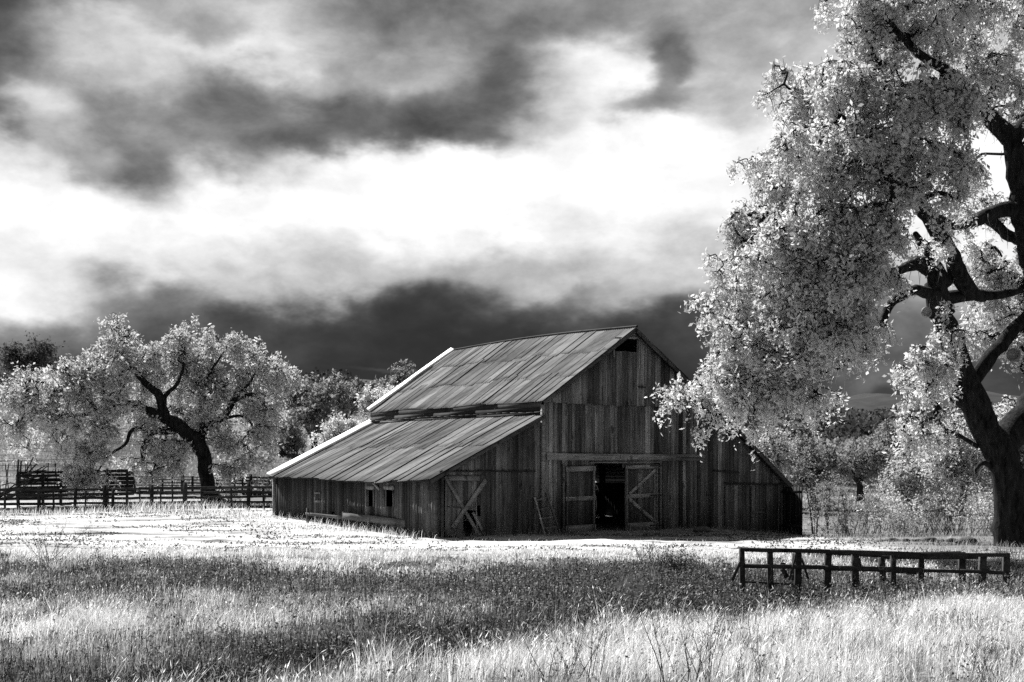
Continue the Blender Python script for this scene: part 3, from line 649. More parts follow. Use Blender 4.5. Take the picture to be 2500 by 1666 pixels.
        for b in range(nb):
            a = (b + .5) / nb * Ltot; S0 = np.interp(a, seg, pts[:, 0]); Z0 = np.interp(a, seg, pts[:, 1])
            K = 14; rs = np.linspace(r0 - near_over * .8, r1 - .08, K); dirv = (pts[-1] - pts[0]) / Ltot
            ring = []
            for rr in rs:
                c = BP(S0, rr, Z0 + float(sag(np.array(rr), a / Ltot))) - nrm[0] * .045 * V - np.array([0, 0, nrm[1] * .045])
                for x, y in ((-1, -1), (1, -1), (1, 1), (-1, 1)): ring.append(c + (V * dirv[0] + np.array([0, 0, dirv[1]])) * x * .152 + (V * nrm[0] + np.array([0, 0, nrm[1]])) * y * .014)
            q = [[0, 3, 2, 1], [4 * K - 4, 4 * K - 3, 4 * K - 2, 4 * K - 1]]
            for i in range(K - 1):
                for kk in range(4): q.append([4 * i + kk, 4 * i + (kk + 1) % 4, 4 * i + 4 + (kk + 1) % 4, 4 * i + 4 + kk])
            mb.add(ring, q)
        mb.build('roof_deck', M['black'], o)
        # front fascia under the sheet ends
        mb = MB()
        for a, b in zip(pts[:-1], pts[1:]):
            z_ = float(sag(np.array(r0), .5)); mb.bar(BP(a[0] - nrm[0] * .08, r0 - near_over + .03, a[1] - nrm[1] * .08), BP(b[0] - nrm[0] * .08, r0 - near_over + .03, b[1] - nrm[1] * .08), .035, .13, up=(V * nrm[0] + np.array([0, 0, nrm[1]])))
        mb.build('fascia_board', M['band'], o)
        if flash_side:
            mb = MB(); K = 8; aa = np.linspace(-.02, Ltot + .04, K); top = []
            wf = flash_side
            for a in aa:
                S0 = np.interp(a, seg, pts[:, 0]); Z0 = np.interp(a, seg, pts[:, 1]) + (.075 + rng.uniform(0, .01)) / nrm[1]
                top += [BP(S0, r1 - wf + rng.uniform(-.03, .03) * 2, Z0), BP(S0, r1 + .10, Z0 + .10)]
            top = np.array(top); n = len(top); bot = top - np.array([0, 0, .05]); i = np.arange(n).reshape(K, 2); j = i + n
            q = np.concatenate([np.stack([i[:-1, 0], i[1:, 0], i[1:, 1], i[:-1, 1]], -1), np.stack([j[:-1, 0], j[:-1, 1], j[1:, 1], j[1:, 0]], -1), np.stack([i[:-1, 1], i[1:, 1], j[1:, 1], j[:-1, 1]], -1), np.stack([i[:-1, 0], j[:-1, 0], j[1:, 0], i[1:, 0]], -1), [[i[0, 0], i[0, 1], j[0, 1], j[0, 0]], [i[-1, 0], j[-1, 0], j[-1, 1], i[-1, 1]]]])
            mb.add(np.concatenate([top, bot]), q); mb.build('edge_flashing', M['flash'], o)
        return o
    sg0 = lambda r, a: -.03 * np.sin(r * 1.1) * a + .12 * np.sin(np.pi * np.clip(r / DEPTH, 0, 1)) * (1 - a)
    sg1 = lambda r, a: (-.13 * np.sin(np.pi * np.clip(r / 9.5, 0, 1)) - .02 * np.sin(2 * r)) * a + .05 * np.sin(np.pi * np.clip(r / DEPTH, 0, 1)) * (1 - a)
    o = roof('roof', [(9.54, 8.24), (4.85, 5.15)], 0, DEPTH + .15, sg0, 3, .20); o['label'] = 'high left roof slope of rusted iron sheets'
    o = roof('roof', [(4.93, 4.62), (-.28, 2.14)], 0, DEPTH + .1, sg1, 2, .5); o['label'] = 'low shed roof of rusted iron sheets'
    o = roof('roof', [(9.56, 8.22), (14.1, 5.13), (18.75, 1.72)], 0, DEPTH + .1, lambda r, a: 0 * r + 0 * a, 4, 0); o['label'] = 'long right roof slope reaching almost to the ground'
    mb = MB(); P = np.array([BP(9.55, r, 8.30 + .12 * math.sin(math.pi * min(1, max(0, r / DEPTH)))) for r in np.linspace(-.25, DEPTH + .1, 20)]); tubes(mb, P[None], np.full((1, 20), .05), 8); mb.build('ridge_cap', M['band'], barn)
    mb = MB(); P = [BP(4.86, r, 4.72 + .05 * math.sin(math.pi * min(1, max(0, r / DEPTH))) + rng.normal(0, .008)) for r in np.linspace(-.2, DEPTH, 26)]
    for a, b in zip(P[:-1], P[1:]): mb.bar(a, b, .10, .02, tone=1)
    mb.build('valley_flashing', M['trough'], barn)
build_barn()

# ------------------------------------------------------------------ things by the barn
def build_ladder():
    b0, b1 = BP(4.66, -.55, 0), BP(5.42, -.55, 0); t0, t1 = BP(4.52, -.06, 1.42), BP(5.08, -.06, 1.58)
    for b in (b0, b1): b[2] = hz1(b[0], b[1]) - .02
    root = empty('ladder', (b0 + b1) / 2, 'short wooden ladder leaning on the barn front beside the main doors', 'ladder')
    for a, b, tn in ((b0, t0, 2.2), (b1, t1, .7)):
        mb = MB(); mb.bar(a, b, .045, .09, up=(.5, -.8, 0), tone=tn); mb.build('side_rail', M['trim'], root)
    for f in (.2, .44, .68, .92):
        mb = MB(); mb.bar(b0 + (t0 - b0) * f, b1 + (t1 - b1) * f * .97, .03, .05, tone=.9); mb.build('rung', M['trim'], root)
build_ladder()

def build_trough():
    """low plank box in front of the side wall"""
    a = ground_at(1054, 1312, 40, 60); b = gp(730, 56.5); root = empty('feed_bunk', (a + b) / 2 * [1, 1, 0] + [0, 0, hz1(*((a + b) / 2)[:2])], 'long low plank feed bunk with one open end panel beside the barn side wall', 'feed bunk')
    root_z = 0
    d = b - a; d[2] = 0; L = np.linalg.norm(d); d /= L; n = np.array([d[1], -d[0], 0]); n = n if n[1] > 0 else -n
    def p(t, off, z): q = a + d * t + n * off; q[2] = hz1(q[0], q[1]) + z; return q
    for t0, t1, z, off, h in ((0, 1.85, .42, 0, .26), (1.9, 5.6, .44, .01, .26), (5.7, 8.3, .36, .03, .12)):
        mb = MB(); mb.bar(p(t0, off, z), p(t1, off, z), .04, h, tone=.8, jit=.004); mb.build('board', M['trough'], root)
    mb = MB(); mb.bar(p(0, .0, .12), p(1.35, 0, .10), .03, .25, tone=2.4); mb.build('board', M['trough'], root)['label'] = 'pale lower end board'
    mb = MB(); mb.bar(p(0, .45, .40), p(5.4, .5, .42), .04, .22, tone=.6); mb.build('board', M['trough'], root)
    for t, h in ((.02, .62), (1.38, .55), (1.87, .6), (5.65, .6), (8.2, .6)):
        mb = MB(); mb.bar(p(t, .05, -.15), p(t, .05, h), .08, .08, up=n, tone=.5); mb.build('post', M['trough'], root)
    for t, w, h in ((1.9, .06, .04), (0, .03, .2)):
        mb = MB(); mb.bar(p(t, .02, .56), p(t, .5, .5), w, h, tone=.7); mb.build('end_board', M['trough'], root)
build_trough()

def rock(c, r, label, seed, group=None, flat=.6):
    th = np.linspace(0, 2 * np.pi, 15)[:-1]; ph = np.linspace(-.5 * np.pi, .5 * np.pi, 9)
    T, Pp = np.meshgrid(th, ph); d = np.stack([np.cos(Pp) * np.cos(T), np.cos(Pp) * np.sin(T), np.sin(Pp)], -1)
    f = 1 + .5 * (fbm(d[..., 0] * 1.6 + seed * 3.1, d[..., 1] * 1.6 + d[..., 2] * 1.3 + seed, seed, 3) - .5); v = d * f[..., None] * r * np.array([1.25, .9, flat])
    i = np.arange(v.shape[0] * v.shape[1]).reshape(v.shape[:2]); mb = MB(); c = np.array(c, float)
    mb.add(v.reshape(-1, 3) + c + [0, 0, r * flat * .55], np.stack([i[:-1], np.roll(i[:-1], -1, 1), np.roll(i[1:], -1, 1), i[1:]], -1).reshape(-1, 4))
    o = mb.build('boulder', M['rock'], None, smooth=True); me = o.data
    tag(o, label, 'boulder', group); return o
rock(gp(1713, 54.3), .3, 'rounded boulder alone on the bare earth before the barn, right of the double doors', 1, flat=.5)
for i, (px, Y, r, lab) in enumerate([(2150, 49.5, .10, 'flat first stone at the left end of the stone row'), (2180, 49.6, .17, 'second stone of the stone row, wide and low'), (2210, 49.2, .14, 'third stone in the middle of the stone row'), (2240, 49.0, .12, 'stone right of the middle of the stone row'), (2270, 48.6, .19, 'last and largest stone at the right end of the stone row'),
    (2298, 49.4, .10, 'small stone in the gap between the stone row and the humped boulder'), (2324, 48.8, .17, 'stone just left of the humped boulder'), (2342, 48.2, .12, 'small low stone in front of the humped boulder'), (2363, 48.3, .27, 'tall humped boulder nearest the big oak trunk')]):
    rock(gp(px, Y), r, lab, i + 3, 'dark stones strewn in the grass by the big oak')

# ------------------------------------------------------------------ corral remnant at the right front
def cx(x, y, Y): return wp(1760 + x * .3145, 1310 + y * .3145, Y)
def build_corral():
    root = empty('corral_fence', gp(2130, 32.4), 'dark timber corral fence with doubled posts standing in tall grass before the big oak', 'fence')
    Yf, Yb = 32.4, 33.3
    def part(name, a, b, w, h, tone=1, up=(0, 0, 1)):
        mb = MB(); mb.bar(a, b, w, h, up=up, tone=tone * rng.uniform(.85, 1.2), jit=.003); mb.build(name, M['fence'], root)
    # posts: x at top, y top, x at foot, pixel width of crop, depth
    for xt, yt, xb, w, Y in ((160, 85, 170, 38, Yf), (378, 92, 388, 42, Yf), (600, 96, 598, 48, Yf), (832, 103, 826, 48, Yf), (1040, 110, 1044, 50, Yf), (1336, 138, 1340, 36, Yf), (2035, 130, 2020, 52, Yf), (2212, 132, 2214, 50, Yf),
                             (575, 130, 560, 36, Yb), (1245, 165, 1262, 46, Yb), (1552, 125, 1556, 40, Yb), (1868, 120, 1872, 48, Yb)):
        a = cx(xt, yt, Y); b = cx(xb, 400, Y); b[2] = hz1(b[0], Y) - .1; w_ = w * .3145 / F * Y
        part('post', b, a, w_, .13, up=(0, 1, 0), tone=1.0)
    for x0, y0, x1, y1, h, Y, tn in ((150, 102, 840, 118, 32, Yf - .09, 1), (835, 118, 1545, 140, 34, Yf - .09, .9), (1530, 140, 2235, 146, 30, Yf - .085, .85), (185, 231, 800, 240, 32, Yf - .09, 1), (800, 246, 1560, 262, 40, Yf - .09, .9), (1860, 268, 2215, 284, 28, Yf - .09, .8), (1545, 264, 1870, 276, 26, Yf - .09, .7),
                                 (860, 128, 1240, 150, 28, Yb - .1, .7), (1240, 160, 2010, 160, 34, Yb - .1, .8), (190, 352, 560, 372, 14, Yf + .1, .6), (1080, 255, 1520, 285, 26, Yb, .6), (1540, 128, 1860, 122, 14, Yb - .1, .9)):
        part('rail', cx(x0, y0, Y), cx(x1, y1, Y), .045, h * .3145 / F * Y, tn)
    for x0, y0, x1, y1, w, Y in ((150, 200, 86, 350, 22, Yf - .3), (585, 140, 532, 335, 14, Yf - .15), (625, 170, 680, 330, 16, Yf + .1), (475, 250, 515, 320, 34, Yb), (1070, 170, 1085, 230, 18, Yf), (850, 300, 850, 300.1, 1, Yf)):
        if abs(y1 - y0) > 1: part('brace', cx(x0, y0, Y), cx(x1, y1, Y), .05, w * .3145 / F * Y, 1.3 if x0 == 585 else 1)
    part('peg', cx(462, 214, Yb), cx(500, 214, Yb), .08, .06, .8)
build_corral()

# ------------------------------------------------------------------ paddock fences on the left
def rail_fence(name, label, ends, zs, post_px, topz, Wp=.14, rail_h=.13, gapz=0.0, group=None, mat='fence2', jit=.02, lean=.03, over=0):
    (pa, Ya), (pb, Yb) = ends; A, B = gp(pa, Ya), gp(pb, Yb); root = empty(name, (A + B) / 2, label, 'fence', group)
    L = np.linalg.norm((B - A)[:2]); d = (B - A) / L; d[2] = 0
    def at(t, z, off=0.): p = A + d * t; p = p + np.array([-d[1], d[0], 0]) * off; p[2] = hz1(A[0] + d[0] * t, A[1] + d[1] * t) + z; return p
    ts = []
    for px, w in post_px:
        t_ = (px - 1250) / F; t = (t_ * A[1] - A[0]) / (d[0] - d[1] * t_); ts.append((t, w))
    for t, w in ts:
        mb = MB(); hgt = topz + rng.uniform(-.05, .18) * (w > .5) + (.12 if w > 1.2 else 0); p = at(t, -.15); q = at(t + rng.normal(0, lean), hgt); mb.bar(p, q, Wp * (.35 + .5 * w), Wp * (.35 + .5 * w), up=(0, 1, 0), tone=rng.uniform(.7, 1.4)); mb.build('post', M[mat], root)
    for z in zs:
        t = 0.0
        while t < L - .3:
            e = min(L, t + rng.uniform(3.2, 5.5)); mb = MB(); z0, z1 = z + rng.normal(0, jit), z + rng.normal(0, jit); sd = rng.choice([-1, 1]) * (Wp / 2 + .02)
            mb.bar(at(t, z0, sd), at(e + .1, z1, sd), .04, rail_h * rng.uniform(.75, 1.15), tone=rng.uniform(.6, 1.5), jit=.006); mb.build('rail', M[mat], root); t = e
    return root
rng = np.random.default_rng(21)
rail_fence('paddock_fence', 'long dark rail fence with five rails standing nearest at the edge of the bright field', ((-60, 69.0), (700, 65.5)), (.16, .40, .64, .88, 1.10), [(-40, 1), (12, .6), (45, 1.2), (95, 1.4), (132, .5), (182, 1.0), (208, .3), (257, 1.8), (275, 1.0), (310, .3), (342, .3), (370, 1.6), (393, .3), (421, .3), (451, 2.0), (493, .4), (565, .7), (606, 1.6), (645, .8), (670, 1.2)], 1.08)
rail_fence('paddock_fence', 'taller rear rail fence between the left oak and the barn corner', ((560, 80), (730, 79)), (.12, .32, .52, .72, .92, 1.1), [(572, 1), (590, .6), (612, 1.6), (655, 1.2), (700, 1)], 1.15)
rail_fence('paddock_fence', 'rear rail fence of thin rails behind the trunk of the left oak', ((330, 82), (560, 81)), (.12, .3, .48, .66, .84, 1.0), [(330, 1), (365, .7), (372, .5), (385, .5), (397, .7), (420, .6), (446, 1.8), (470, 1), (500, .8), (530, .8)], 1.05, rail_h=.07)
rail_fence('paddock_fence', 'close boarded pen side in the middle of the paddock left of the oak', ((40, 73.5), (322, 74)), (.55, .76, .97, 1.18, 1.38, 1.6, 1.80), [(45, 1.0), (105, 1.2), (148, 1.2), (262, 1.3), (310, 1.0)], 1.8, rail_h=.18)
rail_fence('wire_fence', 'thin wire fence with leaning grey stakes at the far left on the slope', ((-60, 80), (190, 82)), (1.2, 1.5, 1.8, 2.1), [(-30, .8), (1, .9), (11, .5), (24, .5), (38, 1.6), (46, 1.4), (54, .5), (65, .5), (76, .6), (115, .6), (132, .4), (144, .7), (160, .8), (180, .4)], 1.95, Wp=.075, rail_h=.025, lean=.14)

def pole_pile(px, Y, n, L, ang, label, z0=.1, h=.9):
    c = gp(px, Y); root = empty('log_pile', c, label, 'log pile', 'heaps of old poles in the paddock')
    for i in range(n):
        a = ang + rng.normal(0, .25); l = L * rng.uniform(.6, 1.1); m = c + np.array([rng.normal(0, L * .16), rng.normal(0, .4), z0 + h * rng.random()]); d = np.array([math.cos(a), rng.normal(0, .3), math.sin(a)]); d /= np.linalg.norm(d)
        Pp = np.array([m - d * l / 2, m + rng.normal(0, .05, 3), m + d * l / 2]); Pp[:, 2] = np.maximum(Pp[:, 2], c[2] + .05); mb = MB(); tubes(mb, Pp[None], np.array([[.045, .04, .03]]) * rng.uniform(.7, 1.3), 7); mb.build('log', M['fence'], root, smooth=True)
pole_pile(18, 71.5, 14, 1.5, .5, 'heap of tangled old poles at the far left behind the front rails', .5, .8)
pole_pile(78, 74, 14, 1.3, .3, 'upper heap of old poles leaning over the boarded pen side', 1.3, .8)

# ------------------------------------------------------------------ the big oak on the right
rng = np.random.default_rng(5)
YT = 47.0
def L4(*p): return [(a, b, YT + dy, w / 2 / F * YT) for a, b, dy, w in p]
big_limbs = [
    L4((2478, 1372, 0, 150), (2480, 1330, 0, 100), (2470, 1270, 0, 80), (2458, 1180, 0, 72), (2440, 1100, 0, 76), (2402, 1030, 0, 70), (2368, 960, 0, 70), (2344, 890, 0, 60), (2318, 820, 0, 54), (2296, 760, 0, 52), (2282, 700, 0, 50)),
    L4((2440, 1110, 0, 76), (2480, 1045, 1, 74), (2530, 985, 1.5, 78), (2562, 900, 2, 78), (2552, 780, 2, 74), (2532, 660, 1, 66), (2514, 560, 0, 62), (2496, 500, 0, 60), (2486, 430, 0, 54), (2482, 370, 0, 48), (2470, 330, 0, 42)),
    L4((2466, 340, 0, 46), (2436, 305, 0, 44), (2400, 268, -.5, 36), (2375, 235, -1, 30), (2308, 170, -2, 24), (2245, 136, -2.5, 20), (2190, 80, -3, 15), (2150, 20, -3, 10), (2120, -40, -3, 6)),
    L4((2466, 345, 0, 44), (2500, 312, .5, 38), (2550, 260, 1, 32), (2590, 150, 1.5, 24), (2600, 0, 2, 16), (2600, -160, 2, 10)),
    L4((2488, 512, 0, 40), (2440, 516, -.5, 34), (2395, 530, -1, 32), (2350, 552, -1.5, 28), (2318, 552, -2, 24), (2285, 530, -2.5, 20), (2240, 480, -3.5, 14), (2180, 430, -4.5, 9), (2110, 400, -5, 5)),
    L4((2400, 525, -1, 24), (2430, 545, 0, 26), (2460, 580, 1, 28), (2500, 592, 2, 28), (2560, 600, 3, 24), (2640, 560, 4, 15), (2700, 480, 5, 8)),
    L4((2300, 735, 0, 40), (2345, 722, .2, 30), (2390, 720, .4, 26), (2428, 722, .6, 22), (2480, 715, 1, 18), (2540, 680, 2, 10)),
    L4((2405, 728, 0.4, 22), (2380, 722, 0.2, 32), (2350, 685, -.3, 44), (2315, 620, -.6, 42), (2282, 560, -1, 38), (2258, 520, -1.5, 32), (2225, 480, -2, 20), (2150, 430, -3, 14), (2060, 360, -3, 9), (1980, 320, -3, 5)),
    L4((2308, 770, 0, 52), (2290, 690, -.3, 46), (2275, 645, -.6, 40), (2245, 638, -.9, 36), (2215, 655, -1.2, 24), (2150, 670, -2, 16), (2060, 640, -3, 11), (1960, 640, -3.5, 7), (1870, 620, -3.5, 4)),
    L4((2310, 700, -.3, 40), (2285, 650, -.5, 34), (2262, 600, -.8, 26), (2235, 570, -1, 14)),
    L4((2292, 728, 0, 34), (2235, 705, -1, 24), (2170, 740, -1.8, 20), (2160, 780, -2, 20), (2110, 830, -2.3, 20), (2080, 870, -2.3, 15), (2040, 905, -2.4, 10), (2000, 915, -2.5, 8), (1930, 905, -2.5, 6), (1850, 880, -2.4, 4)),
    L4((2215, 700, -1, 20), (2120, 700, -2.5, 16), (2020, 760, -3.2, 13), (1930, 830, -3, 10), (1850, 900, -2, 8), (1760, 930, -1, 6), (1690, 930, -.5, 4), (1640, 940, -.5, 3)),
    L4((2362, 950, .1, 30), (2392, 905, .3, 36), (2428, 865, .6, 36), (2465, 815, 1.2, 34), (2490, 790, 1.5, 30), (2540, 740, 2, 20)),
    L4((2368, 985, 0, 50), (2330, 965, -.2, 36), (2312, 950, -.3, 14), (2305, 900, -.4, 9), (2316, 870, -.5, 6)),
    L4((2385, 1090, 0, 12), (2340, 1060, -.8, 9), (2310, 1055, -1.2, 7), (2280, 1010, -1.6, 5)),
    L4((2430, 1150, 0, 16), (2400, 1120, -.5, 12), (2380, 1150, -.9, 8)),
]
big_blobs = [  # px, py, rx, ry, depth, clumps
    (2080, 70, 115, 100, 45, 46), (2240, 40, 140, 100, 45, 60), (2420, 60, 140, 110, 47, 60), (1990, 230, 110, 90, 46, 44), (2130, 240, 130, 100, 43.5, 60), (2290, 260, 110, 90, 44, 48), (2410, 190, 100, 80, 46, 36),
    (1900, 370, 90, 80, 46, 36), (2030, 390, 120, 95, 43, 55), (2180, 390, 110, 85, 43, 50), (2310, 390, 70, 70, 43.5, 26), (1870, 520, 75, 75, 46, 32), (1970, 540, 110, 90, 43, 50), (2110, 540, 100, 80, 42.5, 44), (2210, 470, 60, 50, 43.5, 16),
    (1825, 660, 60, 66, 46, 26), (1910, 680, 105, 80, 43.5, 46), (2040, 690, 110, 75, 42.5, 44), (2140, 660, 60, 60, 43, 16), (1810, 790, 62, 55, 46, 24), (1880, 800, 90, 60, 44, 34), (1990, 800, 90, 65, 43, 32), (2080, 790, 60, 50, 43.5, 16),
    (1752, 850, 36, 42, 46.5, 12), (1815, 900, 52, 38, 45.5, 18), (1900, 900, 70, 45, 44.5, 20), (1970, 900, 45, 45, 44, 10), (2120, 850, 40, 40, 44, 8), (1648, 955, 30, 14, 46.5, 4), (1712, 962, 30, 16, 46, 5), (1800, 970, 45, 35, 45.5, 9), (1880, 960, 50, 40, 45, 12), (1870, 1020, 22, 16, 45, 3), (1965, 980, 22, 50, 44.5, 6), (1740, 1010, 25, 18, 46, 3),
    (2295, 835, 35, 50, 45, 11), (2240, 885, 38, 38, 45, 10), (2300, 930, 26, 30, 46, 3), (2255, 975, 32, 22, 45, 4), (2215, 1040, 34, 20, 45, 4), (2310, 1060, 40, 26, 45, 6),
    (2420, 680, 60, 30, 50, 14), (2380, 620, 60, 25, 50, 12), (2470, 660, 60, 60, 49, 16), (2450, 780, 70, 60, 51, 22), (2400, 820, 40, 40, 51, 10), (2460, 480, 50, 40, 49, 8), (2380, 440, 40, 35, 48.5, 7), (2480, 300, 60, 60, 50, 14), (2470, 1000, 40, 60, 52, 10),
    (2350, 590, 50, 30, 45, 5), (2310, 470, 50, 25, 44, 7),
    (2620, 60, 150, 130, 48, 34), (2640, 300, 130, 120, 47, 26), (2720, 520, 140, 120, 48, 26), (2700, 760, 120, 100, 49, 16), (2350, -90, 200, 90, 46, 34), (2100, -70, 120, 70, 45, 18), (2650, -180, 180, 100, 48, 20), (2500, 200, 130, 110, 51, 20),
]
BIGBASE = gp(2476, YT)
tree('oak_tree', BIGBASE, big_limbs, big_blobs, 'huge black trunked oak towering at the right edge with a bright drooping crown', leaf=.155, tuft=14, twigs=8, reach=.44, droop=.75, moss=3000, mosslen=1.0, hang=.7, scale=1.22, mass=.38, branch_k=.0165, twig_r=.015,
     cuts=[(2264, 762, 46.4, .17, (.3, -1, .1)), (2474, 866, 47.6, .22, (-.55, -1, .25))])

# ------------------------------------------------------------------ the broad oak on the left
rng = np.random.default_rng(11)
YL = 75.0
def L5(*p): return [(a, b, YL + dy, w / 2 / F * YL) for a, b, dy, w in p]
lo_limbs = [
    L5((524, 1240, 0, 60), (522, 1225, 0, 50), (512, 1205, 0, 36), (505, 1170, 0, 34), (500, 1126, 0, 34), (486, 1085, 0, 38), (455, 1060, 0, 36), (421, 1035, 0, 32), (393, 1013, 0, 28), (355, 1000, 0, 22), (320, 985, -.5, 18), (290, 990, -1, 14), (250, 975, -1, 10)),
    L5((524, 1238, -.2, 76), (523, 1228, -.2, 56), (520, 1212, -.1, 38)),
    L5((405, 1022, 0, 24), (398, 985, 0, 22), (385, 955, 0, 22), (365, 945, 0, 18), (340, 920, .5, 14), (312, 885, .5, 11), (304, 850, .5, 6), (290, 815, .5, 2)),
    L5((400, 990, 0, 14), (402, 960, .5, 12), (430, 948, 1, 9), (450, 900, 1, 7), (450, 850, 1, 5)),
    L5((330, 1000, 0, 14), (228, 1008, -1, 12), (200, 1012, -1.5, 10), (172, 1022, -2, 8), (160, 1045, -2, 6), (150, 1073, -2, 2)),
    L5((235, 1006, -1, 10), (222, 980, -1, 9), (200, 957, -1, 7), (140, 940, -1.5, 6), (80, 930, -2, 4)),
    L5((380, 1052, -.5, 16), (362, 1060, -.5, 14), (350, 1091, -.5, 16), (345, 1110, -.5, 12), (352, 1130, -.5, 5)),
    L5((430, 1050, 0, 18), (400, 1058, -.3, 14), (365, 1050, -.5, 14), (330, 1045, -.7, 10), (308, 1060, -1, 9), (318, 1075, -1, 8), (305, 1091, -1.2, 7), (262, 1110, -1.5, 6), (240, 1150, -1.6, 4)),
    L5((498, 1110, 0, 22), (492, 1060, .3, 20), (510, 1040, .5, 18), (547, 1020, .8, 16), (572, 975, 1, 13), (600, 950, 1.2, 8), (630, 900, 1.5, 3)),
    L5((566, 985, 1, 10), (610, 958, 1, 9), (640, 975, 1, 8), (652, 1000, 1, 2)),
    L5((545, 1025, .8, 8), (590, 1010, 1, 7), (622, 1040, 1, 6), (618, 1060, 1, 2)),
    L5((500, 1060, .3, 16), (490, 1000, 1, 12), (500, 930, 1.5, 9), (540, 870, 2, 5), (560, 835, 2, 2)),
]
lo_blobs = [(60, 965, 60, 40, 73.5, 26), (140, 915, 70, 40, 75.5, 34), (30, 1010, 35, 45, 73.5, 12), (120, 985, 60, 35, 73.0, 20), (220, 880, 60, 40, 75.5, 26), (285, 815, 40, 28, 76.5, 13), (270, 900, 55, 40, 74.5, 24), (205, 960, 45, 30, 73.5, 14),
    (425, 815, 55, 40, 76.5, 24), (500, 830, 60, 38, 77.5, 18), (580, 850, 45, 45, 77.5, 14), (380, 890, 60, 45, 75.5, 26), (470, 900, 65, 45, 76.5, 28), (555, 930, 60, 42, 76.5, 22), (640, 905, 55, 34, 76.5, 24), (680, 930, 30, 35, 77.5, 10), (510, 985, 45, 42, 75.0, 16), (600, 990, 55, 40, 77.5, 14), (660, 1030, 45, 50, 78.0, 14),
    (275, 990, 45, 34, 73.0, 16), (250, 1045, 40, 40, 72.5, 15), (215, 1110, 38, 34, 72.5, 14), (190, 1165, 32, 18, 72.5, 9), (230, 1160, 30, 22, 72.5, 8), (400, 1105, 45, 34, 74.0, 15), (400, 1140, 45, 22, 74.0, 8), (320, 1140, 22, 28, 74.5, 5), (590, 1085, 45, 22, 75.5, 9), (620, 1110, 30, 22, 75.5, 5), (535, 1140, 28, 40, 75.0, 7), (560, 1180, 22, 26, 75.0, 4), (640, 1170, 12, 30, 75.5, 3), (330, 960, 40, 30, 76.5, 10), (430, 960, 40, 22, 77.0, 7), (-60, 960, 70, 60, 74.5, 14), (170, 1020, 40, 30, 72.5, 8), (152, 1060, 22, 22, 72.6, 3), (640, 990, 40, 30, 76, 10), (300, 850, 40, 40, 75.5, 12), (620, 1060, 35, 28, 76, 8), (345, 1050, 45, 30, 74, 9), (450, 1000, 50, 30, 76.5, 10), (90, 1060, 50, 30, 75, 7), (520, 1060, 50, 30, 76, 9)]
tree('oak_tree', gp(524, YL), lo_limbs, lo_blobs, 'wide gnarled oak with crooked black limbs rising from the rail fence on the left', leaf=.20, tuft=12, twigs=8, reach=.55, droop=.5, moss=2000, mosslen=1.2, hang=.8, scale=1.15, mass=.42, branch_k=.015, mat='leaf3', bark='bark', twig_r=.014)

# ------------------------------------------------------------------ trees farther off
def auto_tree(name, px, Y, crown, label, seed, lean=0.0, trunk_w=.35, n=60, group='trees beyond the barn', split=3, **kw):
    """crown: (cx, cy, rx, ry) in photograph pixels"""
    global rng
    rng = np.random.default_rng(seed); g = gp(px, Y); _, pyb = proj(g[0], g[1], g[2]); cx_, cy, rx, ry = crown; limbs = []
    fork = (px + (cx_ - px) * .35 + lean, pyb + (cy + ry * .4 - pyb) * .55)
    limbs.append([(px, float(pyb) + 6, Y, trunk_w * 1.2), (px + (fork[0] - px) * .4, float(pyb) + (fork[1] - float(pyb)) * .5, Y, trunk_w * .85), (fork[0], fork[1], Y, trunk_w * .7)])
    blobs = []
    for k in range(split):
        f = (k + .5) / split * 2 - 1; tx, ty = cx_ + f * rx * .75, cy - ry * .25 + abs(f) * ry * .3; dy = rng.uniform(-1, 1) * rx / F * Y * .5
        m = (fork[0] + (tx - fork[0]) * .5 + rng.normal(0, rx * .06), fork[1] + (ty - fork[1]) * .42 + ry * .1)
        limbs.append([(fork[0], fork[1], Y, trunk_w * .6), (m[0], m[1], Y + dy * .5, trunk_w * .38), (tx, ty, Y + dy, trunk_w * .14)])
    kk = max(5, int(7 * rx / ry))
    for i in range(kk):
        a = rng.uniform(0, 2 * math.pi); r_ = math.sqrt(rng.uniform(0.05, 1)); bx, by = cx_ + math.cos(a) * rx * .68 * r_, cy + math.sin(a) * ry * .62 * r_
        blobs.append((bx, by, rx * .36, ry * .36, Y + rng.uniform(-.6, .6) * rx / F * Y, n // kk))
    return tree(name, g, limbs, blobs, label, 'tree', group, sides=9, **kw)
far = dict(leaf=.24, tuft=9, twigs=6, reach=.8, droop=.25, mat='leaf2', bark='bark2', twig_r=.02, branch_k=.018, mass=.5)
t1 = auto_tree('oak_tree', 770, 98, (765, 985, 70, 62), 'round oak with bare inner limbs showing, between the left oak and the barn roof', 31, n=130, trunk_w=.3, split=5, **far)
auto_tree('oak_tree', 830, 104, (850, 975, 45, 50), 'smaller oak just right of the round oak, half behind the bright bush', 32, n=70, trunk_w=.25, **far)
auto_tree('oak_tree', 985, 96, (975, 945, 48, 42), 'oak whose dark top shows over the slope of the upper barn roof', 33, n=80, trunk_w=.3, **far)
auto_tree('bush', 830, 80, (850, 1060, 105, 60), 'very bright leafy bush along the far edge of the shed roof', 34, n=190, trunk_w=.12, split=5, leaf=.17, tuft=10, twigs=7, reach=.5, droop=.1, mat='leafb', bark='bark2')
auto_tree('bush', 935, 82, (925, 985, 75, 55), 'bright young tree behind the gap between the two barn roofs', 35, n=120, trunk_w=.12, split=4, leaf=.17, tuft=10, twigs=7, reach=.5, droop=.1, mat='leafb', bark='bark2')
auto_tree('oak_tree', 75, 150, (72, 860, 78, 62), 'dim rounded tree on the hill behind the left oak, at the far left', 36, n=150, trunk_w=.4, split=4, leaf=.34, tuft=9, twigs=6, reach=1.2, droop=.1, mat='leafd', bark='bark2', twig_r=.02)
